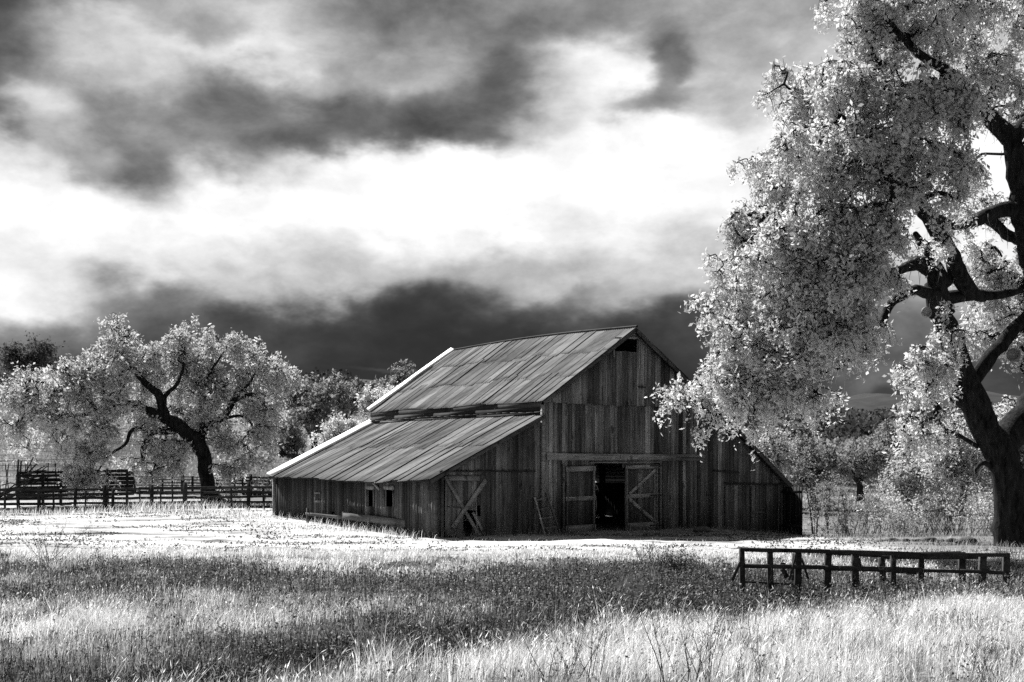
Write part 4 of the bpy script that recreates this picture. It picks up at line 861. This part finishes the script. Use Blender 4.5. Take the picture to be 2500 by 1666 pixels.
auto_tree('oak_tree', 690, 110, (690, 1040, 60, 80), 'grey tree filling the gap right of the left oak above the rear fence', 37, n=110, trunk_w=.3, leaf=.24, tuft=9, twigs=6, reach=.9, droop=.25, mat='leaf2', bark='bark2')
auto_tree('oak_tree', 455, 120, (440, 1010, 120, 55), 'low dim tree on the slope seen through the limbs of the left oak', 38, n=130, trunk_w=.3, leaf=.28, tuft=9, twigs=6, reach=.9, droop=.25, mat='leafd', bark='bark2')
# right of the barn
auto_tree('oak_tree', 1880, 84, (1850, 1095, 75, 60), 'airy tree rising directly behind the low right eave of the barn', 41, n=120, trunk_w=.22, split=4, **{**far, 'leaf': .18, 'mat': 'leaf3'})
auto_tree('oak_tree', 1985, 88, (1975, 1130, 75, 60), 'pale tree right of the barn with its crown over the two saplings', 42, n=130, trunk_w=.22, split=4, **{**far, 'leaf': .18})
auto_tree('oak_tree', 2100, 100, (2090, 1120, 75, 50), 'spreading oak behind the meadow with low branches, middle of the right background', 43, n=120, trunk_w=.3, split=4, **far)
auto_tree('oak_tree', 2180, 104, (2190, 1070, 70, 40), 'distant flat topped oak under the dark wooded hill', 44, n=90, trunk_w=.25, split=4, **far)
auto_tree('oak_tree', 2236, 88, (2215, 1165, 75, 42), 'leaning oak with a short black trunk at the edge of the bright meadow', 45, n=120, trunk_w=.26, split=4, lean=-16, **{**far, 'mat': 'leaf3', 'leaf': .2})
auto_tree('oak_tree', 2335, 82, (2340, 1110, 85, 85), 'bright oak leaning right, close left of the huge trunk', 46, n=200, trunk_w=.3, split=5, lean=22, **{**far, 'mat': 'leafb', 'leaf': .18})
auto_tree('oak_tree', 2480, 78, (2490, 1130, 55, 110), 'shaded tree behind the huge trunk at the right edge', 47, n=110, trunk_w=.25, split=3, **{**far, 'mat': 'leafd', 'leaf': .18})
auto_tree('oak_tree', 1770, 92, (1780, 1020, 70, 60), 'pale tree behind the right roof slope of the barn', 49, n=90, trunk_w=.3, split=4, **far)
# the wooded hillside reads as one mass
def build_forest():
    global rng
    rng = np.random.default_rng(77); mb = MB(); cs = []
    for Y0, Y1, n, (pa, pb) in ((170, 330, 330, (1750, 2800)), (230, 420, 120, (560, 1100)), (160, 320, 70, (-500, 60))):
        Y = rng.uniform(Y0, Y1, n); px = rng.uniform(pa, pb, n); x = (px - 1250) / F * Y; z = hz(x, Y)
        for a, b, c in zip(x, Y, z): cs.append((a, b, c))
    cs = np.array(cs); per = 420
    R = rng.uniform(2.2, 4.8, len(cs)); d = rng.normal(0, 1, (len(cs), per, 3)); d /= np.linalg.norm(d, axis=2, keepdims=True); d[..., 2] = np.abs(d[..., 2]) * .85 - .1
    lump = 1 + .25 * np.sin(d[..., 0] * 5 + R[:, None] * 9) * np.cos(d[..., 1] * 6 + R[:, None])
    P = cs[:, None] + [0, 0, 1.2] + d * (R[:, None] * lump)[..., None]
    leaves(mb, P.reshape(-1, 3), .62, np.repeat(rng.uniform(.5, 1.5, len(cs)), per), aspect=.9); o = mb.build('hillside_woodland', M['forest']); tag(o, 'dense dark woodland covering the hillside beyond the meadow', 'woodland', kind='stuff')
build_forest()
def build_brighter_wood():
    global rng
    rng = np.random.default_rng(78); mb = MB(); n = 90; Y = rng.uniform(115, 160, n); px = rng.uniform(1760, 2700, n); x = (px - 1250) / F * Y; z = hz(x, Y); cs = np.stack([x, Y, z], -1); per = 420
    R = rng.uniform(1.8, 3.4, n); d = rng.normal(0, 1, (n, per, 3)); d /= np.linalg.norm(d, axis=2, keepdims=True); d[..., 2] = np.abs(d[..., 2]) * .9 - .15
    lump = 1 + .25 * np.sin(d[..., 0] * 5 + R[:, None] * 9) * np.cos(d[..., 1] * 6 + R[:, None]); P = cs[:, None] + [0, 0, 1.2] + d * (R[:, None] * lump * rng.uniform(.75, 1.05, (n, per)))[..., None]
    leaves(mb, P.reshape(-1, 3), .5, np.repeat(rng.uniform(.6, 1.1, n), per), aspect=.8); o = mb.build('scrub_thicket', M['leaf2']); tag(o, 'pale low thicket along the foot of the wooded hillside', 'thicket', kind='stuff')
build_brighter_wood()

# ------------------------------------------------------------------ saplings, brush and weeds
def brush(name, px, Y, label, cat, n=26, h=2.4, spread=.8, leafn=0, leaf=.10, mat='leafb', rad=.014, group=None, seed=0, fan=.5, twigs=3, straight=False):
    global rng
    rng = np.random.default_rng(900 + seed); c = gp(px, Y); root = empty(name, c, label, cat, group)
    b = c + np.stack([rng.normal(0, spread * .35, n), rng.normal(0, spread * .3, n), np.full(n, -.05)], -1); b[:, 2] = hz(b[:, 0], b[:, 1]) - .05
    ln = np.stack([rng.normal(0, fan * .5, n), rng.normal(0, fan * .4, n), np.ones(n)], -1); hh = h * rng.uniform(.55, 1.05, n)[:, None]
    K = 6; t = np.linspace(0, 1, K); P = b[:, None] + ln[:, None] * (hh[:, None] * t[None, :, None]); P[..., :2] += rng.normal(0, .03 * h ** .5, (n, K, 2)).cumsum(1) * t[None, :, None]
    mb = MB(); tubes(mb, P, rad * (1.15 - t)[None] * rng.uniform(.6, 1.4, (n, 1)), 4)
    tips = []
    for k in range(2, K):
        for j in range(twigs):
            d = rng.normal(0, 1, (n, 3)); d[:, 2] = np.abs(d[:, 2]) + .5; d /= np.linalg.norm(d, axis=1, keepdims=True); e = P[:, k] + d * h * .12 * rng.uniform(.5, 1.4, (n, 1)); tubes(mb, np.stack([P[:, k], (P[:, k] + e) / 2 + rng.normal(0, .01, (n, 3)), e], 1), np.tile([rad * .45, rad * .35, rad * .2], (n, 1)), 3); tips.append(e)
    mb.build('stem', M['stalk'], root)
    if leafn:
        tips = np.concatenate(tips); C = tips[rng.integers(0, len(tips), leafn)] + rng.normal(0, leaf * 1.1, (leafn, 3)); lm = MB(); leaves(lm, C, leaf, rng.uniform(.7, 1.1, leafn)); lm.build('foliage', M[mat], root)
    return root
for i, (px, Y, h, lab) in enumerate([(1990, 60.5, 3.0, 'slim forked sapling standing nearest the open black barn door'), (2026, 61.5, 3.2, 'straight dark stemmed sapling, second one right of the barn'), (2070, 60, 2.4, 'thin leaning sapling between the second sapling and the brush')]):
    brush('sapling', px, Y, lab, 'sapling', n=3, h=h, spread=.25, leafn=900, leaf=.09, mat='leaf2', rad=.035, group='saplings right of the barn', seed=i, fan=.25, twigs=7)
for i, (px, Y, h, n, lf, lab, cat) in enumerate([(2110, 58, 1.5, 30, 500, 'low grey brush of fine twigs right of the leaning sapling', 'brush'), (2200, 57, 2.0, 16, 1600, 'bright leafed shrub in the middle of the brush before the meadow', 'shrub'), (2215, 55, 1.0, 16, 900, 'low leafy shrub just behind the stone row', 'shrub'),
        (2270, 58, 2.3, 46, 200, 'tall bare brush of upright twigs, left half of the dense clump', 'brush'), (2315, 57, 2.4, 46, 150, 'tall bare brush of upright twigs, right half of the dense clump', 'brush'), (2390, 56, 1.8, 20, 1500, 'bright leafed shrub beside the huge oak trunk', 'shrub'), (2375, 62, 3.0, 8, 200, 'spindly tall twigs rising behind the shrub by the oak trunk', 'brush'), (2040, 59, .9, 20, 700, 'low pale shrub at the foot of the saplings', 'shrub'), (2150, 66, 1.6, 16, 900, 'pale bush at the near edge of the meadow', 'shrub'), (2420, 60, 2.2, 16, 900, 'leafy shrub half hidden by the huge trunk', 'shrub')]):
    brush('brush' if cat == 'brush' else 'shrub', px, Y, lab, cat, n=n, h=h, spread=1.3, leafn=lf, leaf=.10, mat='leafb' if lf > 1400 else 'leaf2', group='brush between barn and big oak', seed=20 + i, fan=.55 if cat == 'brush' else 1.0, rad=.010, twigs=5)
brush('dry_bush', 118, 36.5, 'bare spreading dry bush standing alone in the bright field at the left', 'bush', n=22, h=1.35, spread=.35, rad=.006, seed=50, fan=1.1, twigs=4)
brush('dry_weed', 243, 34, 'single tall dead weed stalk with hooked top, right of the bare dry bush', 'weed', n=2, h=1.0, spread=.1, rad=.009, seed=51, fan=.5, leafn=60, leaf=.05, mat='weed')
brush('dry_weed', 300, 34.2, 'short dead weed stalk at the field edge, right of the hooked one', 'weed', n=2, h=.75, spread=.1, rad=.008, seed=52, fan=.5, leafn=50, leaf=.05, mat='weed')
brush('dry_weed', 6, 36, 'dead weed stalk cut by the left picture edge', 'weed', n=3, h=.9, spread=.2, rad=.008, seed=53, fan=.5, leafn=60, leaf=.05, mat='weed')
brush('dry_bush', 1648, 35.0, 'small dark round tumbleweed bush in the field left of the corral', 'bush', n=120, h=.62, spread=.65, rad=.007, seed=54, fan=.9, twigs=2, leafn=500, leaf=.06, mat='weed')
brush('dry_bush', 1588, 37, 'thin dry bush just left of the tumbleweed', 'bush', n=30, h=.7, spread=.5, rad=.006, seed=55, fan=.9, twigs=3)
for i, (px, py, h, n, lab) in enumerate([(2185, 1520, 1.1, 14, 'thin bare bush in tall grass below the middle of the corral'), (1885, 1510, .9, 6, 'upright dead stalks below the left end of the corral'), (1510, 1500, .6, 12, 'small bare bush at the end of the ditch'), (1390, 1640, .8, 14, 'bare twiggy weed in the bright grass at the bottom middle'), (1690, 1650, .9, 18, 'dense bare weed in the bright grass, bottom, left of the shrubby patch'), (1400, 1590, .5, 8, 'short dead stalks above the twiggy weed'),
        (560, 1560, .9, 5, 'pale tall seed stalks standing in the dim grass at the left'), (1045, 1660, .8, 8, 'dark dead stalks at the lower edge of the ditch'), (2420, 1640, .6, 14, 'dark weed clump in the bottom right corner'), (1850, 1640, .55, 10, 'low weed left of the corner clump')]):
    g = ground_at(px, py + 30, 9, 40); brush('dry_weed', px, g[1], lab, 'weed', n=n, h=h, spread=.35, rad=.004, group='dead weeds in the grass', seed=60 + i, fan=.7, twigs=3)

# ------------------------------------------------------------------ grass
rng = np.random.default_rng(99)
def scatter(Ya, Yb, dens, margin=.06):
    """random points in the wedge the lens sees plus a margin"""
    half = 1250 / F + margin; A = half * (Yb ** 2 - Ya ** 2); n = int(A * dens); Y = np.sqrt(rng.uniform(Ya ** 2, Yb ** 2, n)); x = rng.uniform(-half, half, n) * Y; return x, Y
def blades(mb, x, y, z, h, w, tone, lean=(.18, .02), bend=.35, heads=None):
    n = len(x); th = rng.uniform(0, 2 * np.pi, n); lx = rng.normal(lean[0], .22, n) * h; ly = rng.normal(lean[1], .2, n) * h; c, s = np.cos(th) * w / 2, np.sin(th) * w / 2
    b = np.stack([x, y, z - .03], -1); m = b + np.stack([lx * .35, ly * .35, h * .58], -1); t = b + np.stack([lx * (1 + bend), ly * (1 + bend), h], -1); wv = np.stack([c, s, 0 * c], -1)
    Vv = np.stack([b - wv, b + wv, m - wv * .75, m + wv * .75, t], 1); i = np.arange(n)[:, None] * 5
    mb.add(Vv.reshape(-1, 3), i + np.array([0, 1, 3, 2]), i + np.array([2, 3, 4]), tone=np.repeat(tone, 5))
    if heads is not None and heads.any():
        k = np.where(heads)[0]; tt = t[k]; d = (t[k] - m[k]); d /= np.linalg.norm(d, axis=1, keepdims=True); L = (h[k] * rng.uniform(.12, .22, len(k)))[:, None]; d[:, 2] -= .3; ww = wv[k] * 3.2
        Vv = np.stack([tt - d * L * .3, tt + ww + d * L * .3, tt + d * L, tt - ww + d * L * .3], 1); mb.add(Vv.reshape(-1, 3), np.arange(len(k) * 4).reshape(-1, 4), tone=np.repeat(tone[k] * 1.05, 4))
def in_barn(x, y, m=.25):
    s, d = (x - BX0) * V[0] + (y - BY0) * V[1], (x - BX0) * U[0] + (y - BY0) * U[1]; return (s > -m) & (s < 18.6 + m) & (d > -m) & (d < DEPTH + m), s, d
def zone(x, y):
    """dark weed band and dim grass of the far bank: 0 bright, 1 dim"""
    q, t = ditch_q(x, y); edge = 37 + 1.5 * np.sin(x * .5) + 2.0 * (fbm(x * .3, y * .3, 40) - .5); fade_r = sstep((7.5 - x) / 3.5)
    far_bank = sstep((q - .1) / .8) * sstep((edge - y) / 3.0) * fade_r
    band = far_bank * sstep((y - 26.5) / 3) * sstep((edge - 1 - y) / 2.5)                       # leafy dark weeds under the crest of the far bank
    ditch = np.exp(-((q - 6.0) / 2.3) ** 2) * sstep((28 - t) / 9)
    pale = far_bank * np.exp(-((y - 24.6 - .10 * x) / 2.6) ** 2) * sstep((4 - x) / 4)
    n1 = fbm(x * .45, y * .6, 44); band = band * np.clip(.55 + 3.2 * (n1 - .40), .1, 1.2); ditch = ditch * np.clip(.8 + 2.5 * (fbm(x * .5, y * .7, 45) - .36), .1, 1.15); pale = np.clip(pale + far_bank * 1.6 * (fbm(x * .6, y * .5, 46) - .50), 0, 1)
    return far_bank, band, ditch, pale
def tufts(mb, Ya, Yb, dens, per, w, hfun, tonefun, keepfun, spread=.05, lean=(.10, .0), heads=.2, margin=.22):
    x, y = scatter(Ya, Yb, dens, margin); keep = rng.random(len(x)) < keepfun(x, y); x, y = x[keep], y[keep]; n = len(x)
    h, tn = hfun(x, y), tonefun(x, y); tn = tn * np.clip(np.exp(rng.normal(0, .38, n)), .25, 1.3); lx, ly = rng.normal(0, .14, n), rng.normal(0, .1, n)
    r = lambda a: np.repeat(a, per); N = n * per; X = r(x) + rng.normal(0, spread, N); Y = r(y) + rng.normal(0, spread, N); H = r(h) * rng.uniform(.45, 1.15, N)
    th = rng.uniform(0, np.pi, N); W = w * rng.uniform(.5, 1.3, N); c, s_ = np.cos(th) * W / 2, np.sin(th) * W / 2
    bent = np.where(rng.random(N) < .13, rng.normal(0, .9, N), 0); LX = (lean[0] + r(lx) + rng.normal(0, .14, N) + bent) * H; LY = (lean[1] + r(ly) + rng.normal(0, .14, N)) * H; H = H * (1 - .35 * np.minimum(np.abs(bent), 1)); Z = hz(X, Y)
    b = np.stack([X, Y, Z - .03], -1); m = b + np.stack([LX * .3, LY * .3, H * .55], -1); t = b + np.stack([LX * 1.3, LY * 1.3, H], -1); wv = np.stack([c, s_, 0 * c], -1)
    T = np.clip(r(tn) * rng.uniform(.65, 1.2, N), .05, 1.12); i = np.arange(N)[:, None] * 5
    mb.add(np.stack([b - wv, b + wv, m - wv * .8, m + wv * .8, t], 1).reshape(-1, 3), i + np.array([0, 1, 3, 2]), i + np.array([2, 3, 4]), tone=np.repeat(T, 5))
    k = np.where(rng.random(N) < heads)[0]
    if len(k):
        tt = t[k]; d = tt - m[k]; d /= np.linalg.norm(d, axis=1, keepdims=True); L = (.035 + .05 * rng.random(len(k)))[:, None]; d[:, 2] -= .25; ww = wv[k] * 1.9
        mb.add(np.stack([tt - d * L * .5, tt + ww, tt + d * L, tt - ww], 1).reshape(-1, 3), np.arange(len(k) * 4).reshape(-1, 4), tone=np.repeat(np.minimum(T[k] * 1.15, 1.12), 4))
def build_grass():
    near, weeds = MB(), MB()
    def keep(x, y):
        fb, band, ditch, pale = zone(x, y); cl = fbm(x * 1.3, y * 1.3, 50); bare = sstep((fbm(x * .35, y * .35, 58) - .52) / .12) * (ditch_q(x, y)[0] < 0); return np.clip(.2 + 3.0 * (cl - .40) - .45 * bare, .06, 1) * (1 - .62 * np.clip(band, 0, 1)) * (1 - .8 * ditch)
    def hf(x, y):
        fb, band, ditch, pale = zone(x, y); cl = fbm(x * .8, y * .8, 51); end = sstep((y - 22) / 8) * (.55 - .2 * sstep(-x / 4)); return (.12 + .44 * cl) * (1 + .2 * fb) * (1 - end) * (1 - .3 * ditch)
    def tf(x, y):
        fb, band, ditch, pale = zone(x, y); cl2 = fbm(x * .3, y * .3, 60); return (1 - .46 * fb + .48 * pale * fb - .24 * band) * (1 - .88 * ditch) * (.72 + .5 * cl2)  # far bank and ditch blades get darker colour in place of shade
    for Ya, Yb, dn, w in ((8.5, 13, 105, .0055), (13, 19, 85, .0065), (19, 27, 60, .0085), (27, 41, 38, .012)):
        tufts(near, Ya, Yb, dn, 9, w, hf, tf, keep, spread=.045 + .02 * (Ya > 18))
        tufts(near, Ya, Yb, dn * .12, 4, w * .8, lambda x, y: hf(x, y) * 1.65, lambda x, y: tf(x, y) * 1.1, keep, spread=.1, heads=.9)
        tufts(near, Ya, Yb, dn * .5, 7, w * 1.3, lambda x, y: hf(x, y) * .45, lambda x, y: tf(x, y) * .32, lambda x, y: .3 + .7 * keep(x, y), spread=.09, lean=(.3, .1), heads=0)
    patch = lambda x, y: .02 + .9 * sstep((fbm(x * .8, y * .8, 93) - .54) / .1) * (fbm(x * 3, y * 3, 94) > .45)
    for Ya, Yb, dn, w in ((8.5, 15, 50, .006), (15, 26, 34, .009), (26, 38, 18, .012)): tufts(near, Ya, Yb, dn, 8, w, lambda x, y: hf(x, y) * .8, lambda x, y: .16 + 0 * x, patch, spread=.09, lean=(.15, 0), heads=0)
    o = near.build('tall_grass', M['grass']); tag(o, 'tall dry grass with seed heads filling the foreground', 'grass', kind='stuff')
    mb = MB()
    for Ya, Yb, dn, w in ((39, 46, 110, .014), (46, 62, 60, .015), (62, 84, 46, .020)):
        x, y = scatter(Ya, Yb, dn, .2); inb, s, d = in_barn(x, y); cl = fbm(x * .5, y * .5, 55); n = len(x)
        fence = sstep(1 - np.abs(y - (67 - .045 * (x + 26))) / 5) * (x < -9); sidewall = ((s > -3.5) & (s < 0) & (d > -1)); right = (x > 12) & (y < 75); frontw = (d > -1.6) & (d < 0) & (s > 0) & (s < 19)
        bare = (d > -5) & (d < 0) & (s > 3) & (s < 20) & ~frontw
        pr = .17 + .6 * fence + .5 * sidewall + .45 * right + .75 * frontw + .55 * sstep((44 - y) / 5); pr = np.where(bare, .05, pr); pr *= np.clip(.3 + 1.6 * (cl - .3), .1, 1.3)
        kp = (rng.random(n) < pr) & ~inb; x, y, cl, fence, sidewall, right, frontw = [a[kp] for a in (x, y, cl, fence, sidewall, right, frontw)]; n = len(x)
        h = rng.uniform(.06, .16, n) * (1 + 2.2 * fence + 1.8 * sidewall + 1.0 * right + 1.3 * frontw * (x < 2) + .5 * frontw + .6 * sstep((44 - y) / 5)); tone = np.clip(rng.normal(.8, .26, n), .15, 1.1) * np.where(frontw, .5, 1) * np.where(right, .55, 1)  # blades right of the barn are darkened too, as painted shade
        blades(mb, x, y, hz(x, y), h, w * rng.uniform(.5, 1.2, n), tone, lean=(.08, 0))
    o = mb.build('short_grass', M['grass']); tag(o, 'short bleached grass of the open field and along fences and walls', 'grass', kind='stuff')
    mb = MB(); x, y = scatter(84, 190, 9, .1); n = len(x); blades(mb, x, y, hz(x, y), rng.uniform(.12, .32, n), np.full(n, .06), rng.uniform(.12, .4, n) * np.where(fbm(x * .08, y * .08, 61) > .5, 1.5, .8)); o = mb.build('slope_grass', M['grass']); tag(o, 'rough grass on the slopes behind the paddock', 'grass', kind='stuff')
    # leafy dark weeds on the far bank and in the ditch
    for Ya, Yb, dn, sz in ((11, 22, 120, .04), (22, 39, 75, .055)):
        x, y = scatter(Ya, Yb, dn, .2); fb, band, ditch, pale = zone(x, y); cl = fbm(x * 1.4, y * 1.4, 70); tail = sstep((y - 26) / 3) * sstep((36 - y) / 3) * sstep((x - 4) / 3) * .6
        kp = rng.random(len(x)) < np.clip(band * 1.3 + ditch * .8 + tail + .10 * fb, 0, 1) * sstep((cl - .28) / .22); x, y = x[kp], y[kp]; n = len(x); z = hz(x, y); k = 7; hh = rng.uniform(.10, .36, n)
        C = np.stack([np.repeat(x, k), np.repeat(y, k), np.repeat(z, k)], -1) + np.stack([rng.normal(0, .07, n * k), rng.normal(0, .07, n * k), rng.uniform(.1, 1, n * k) * np.repeat(hh, k)], -1)
        leaves(weeds, C, sz, np.clip(rng.normal(1, .35, n * k), .3, 2.2) * np.where(rng.random(n * k) < .08, 2.6, 1), aspect=.7)
        P = np.stack([np.stack([x, y, z], -1), np.stack([x + rng.normal(0, .04, n), y, z + hh], -1)], 1); tubes(weeds, P, np.full((n, 2), .004), 3, tone=.5)
    # scattered broad leafed plants in the bright near bank
    x, y = scatter(9, 24, 14, .1); q, t = ditch_q(x, y); kp = (q < 0) & (fbm(x * .9, y * .9, 90) > .50); x, y = x[kp], y[kp]; n = len(x); k = 9; z = hz(x, y); hh = rng.uniform(.15, .4, n)
    C = np.stack([np.repeat(x, k), np.repeat(y, k), np.repeat(z, k)], -1) + np.stack([rng.normal(0, .06, n * k), rng.normal(0, .06, n * k), rng.uniform(.1, 1, n * k) * np.repeat(hh, k)], -1); leaves(weeds, C, .035, np.clip(rng.normal(1, .5, n * k), .3, 2.5), aspect=.5)
    o = weeds.build('weeds', M['weed']); tag(o, 'dark leafy weeds on the far bank and in the ditch', 'weeds', kind='stuff')
    # clods and dark litter scattered over the pale field
    mb = MB(); x, y = scatter(36, 66, 12, .05); inb, s, d = in_barn(x, y); kp = ~inb & (fbm(x * .18, y * 1.1, 80) > .56 - .05 * (x < -6)); x, y = x[kp], y[kp]; n = len(x)
    C = np.repeat(np.stack([x, y, hz(x, y) + .02], -1), 5, 0) + rng.normal(0, 1, (n * 5, 3)) * [.12, .05, .012]; leaves(mb, C, .07, rng.uniform(.3, 1, n * 5), aspect=.8); o = mb.build('field_litter', M['weed']); tag(o, 'dark scattered litter on the pale trodden field', 'litter', kind='stuff')
build_grass()
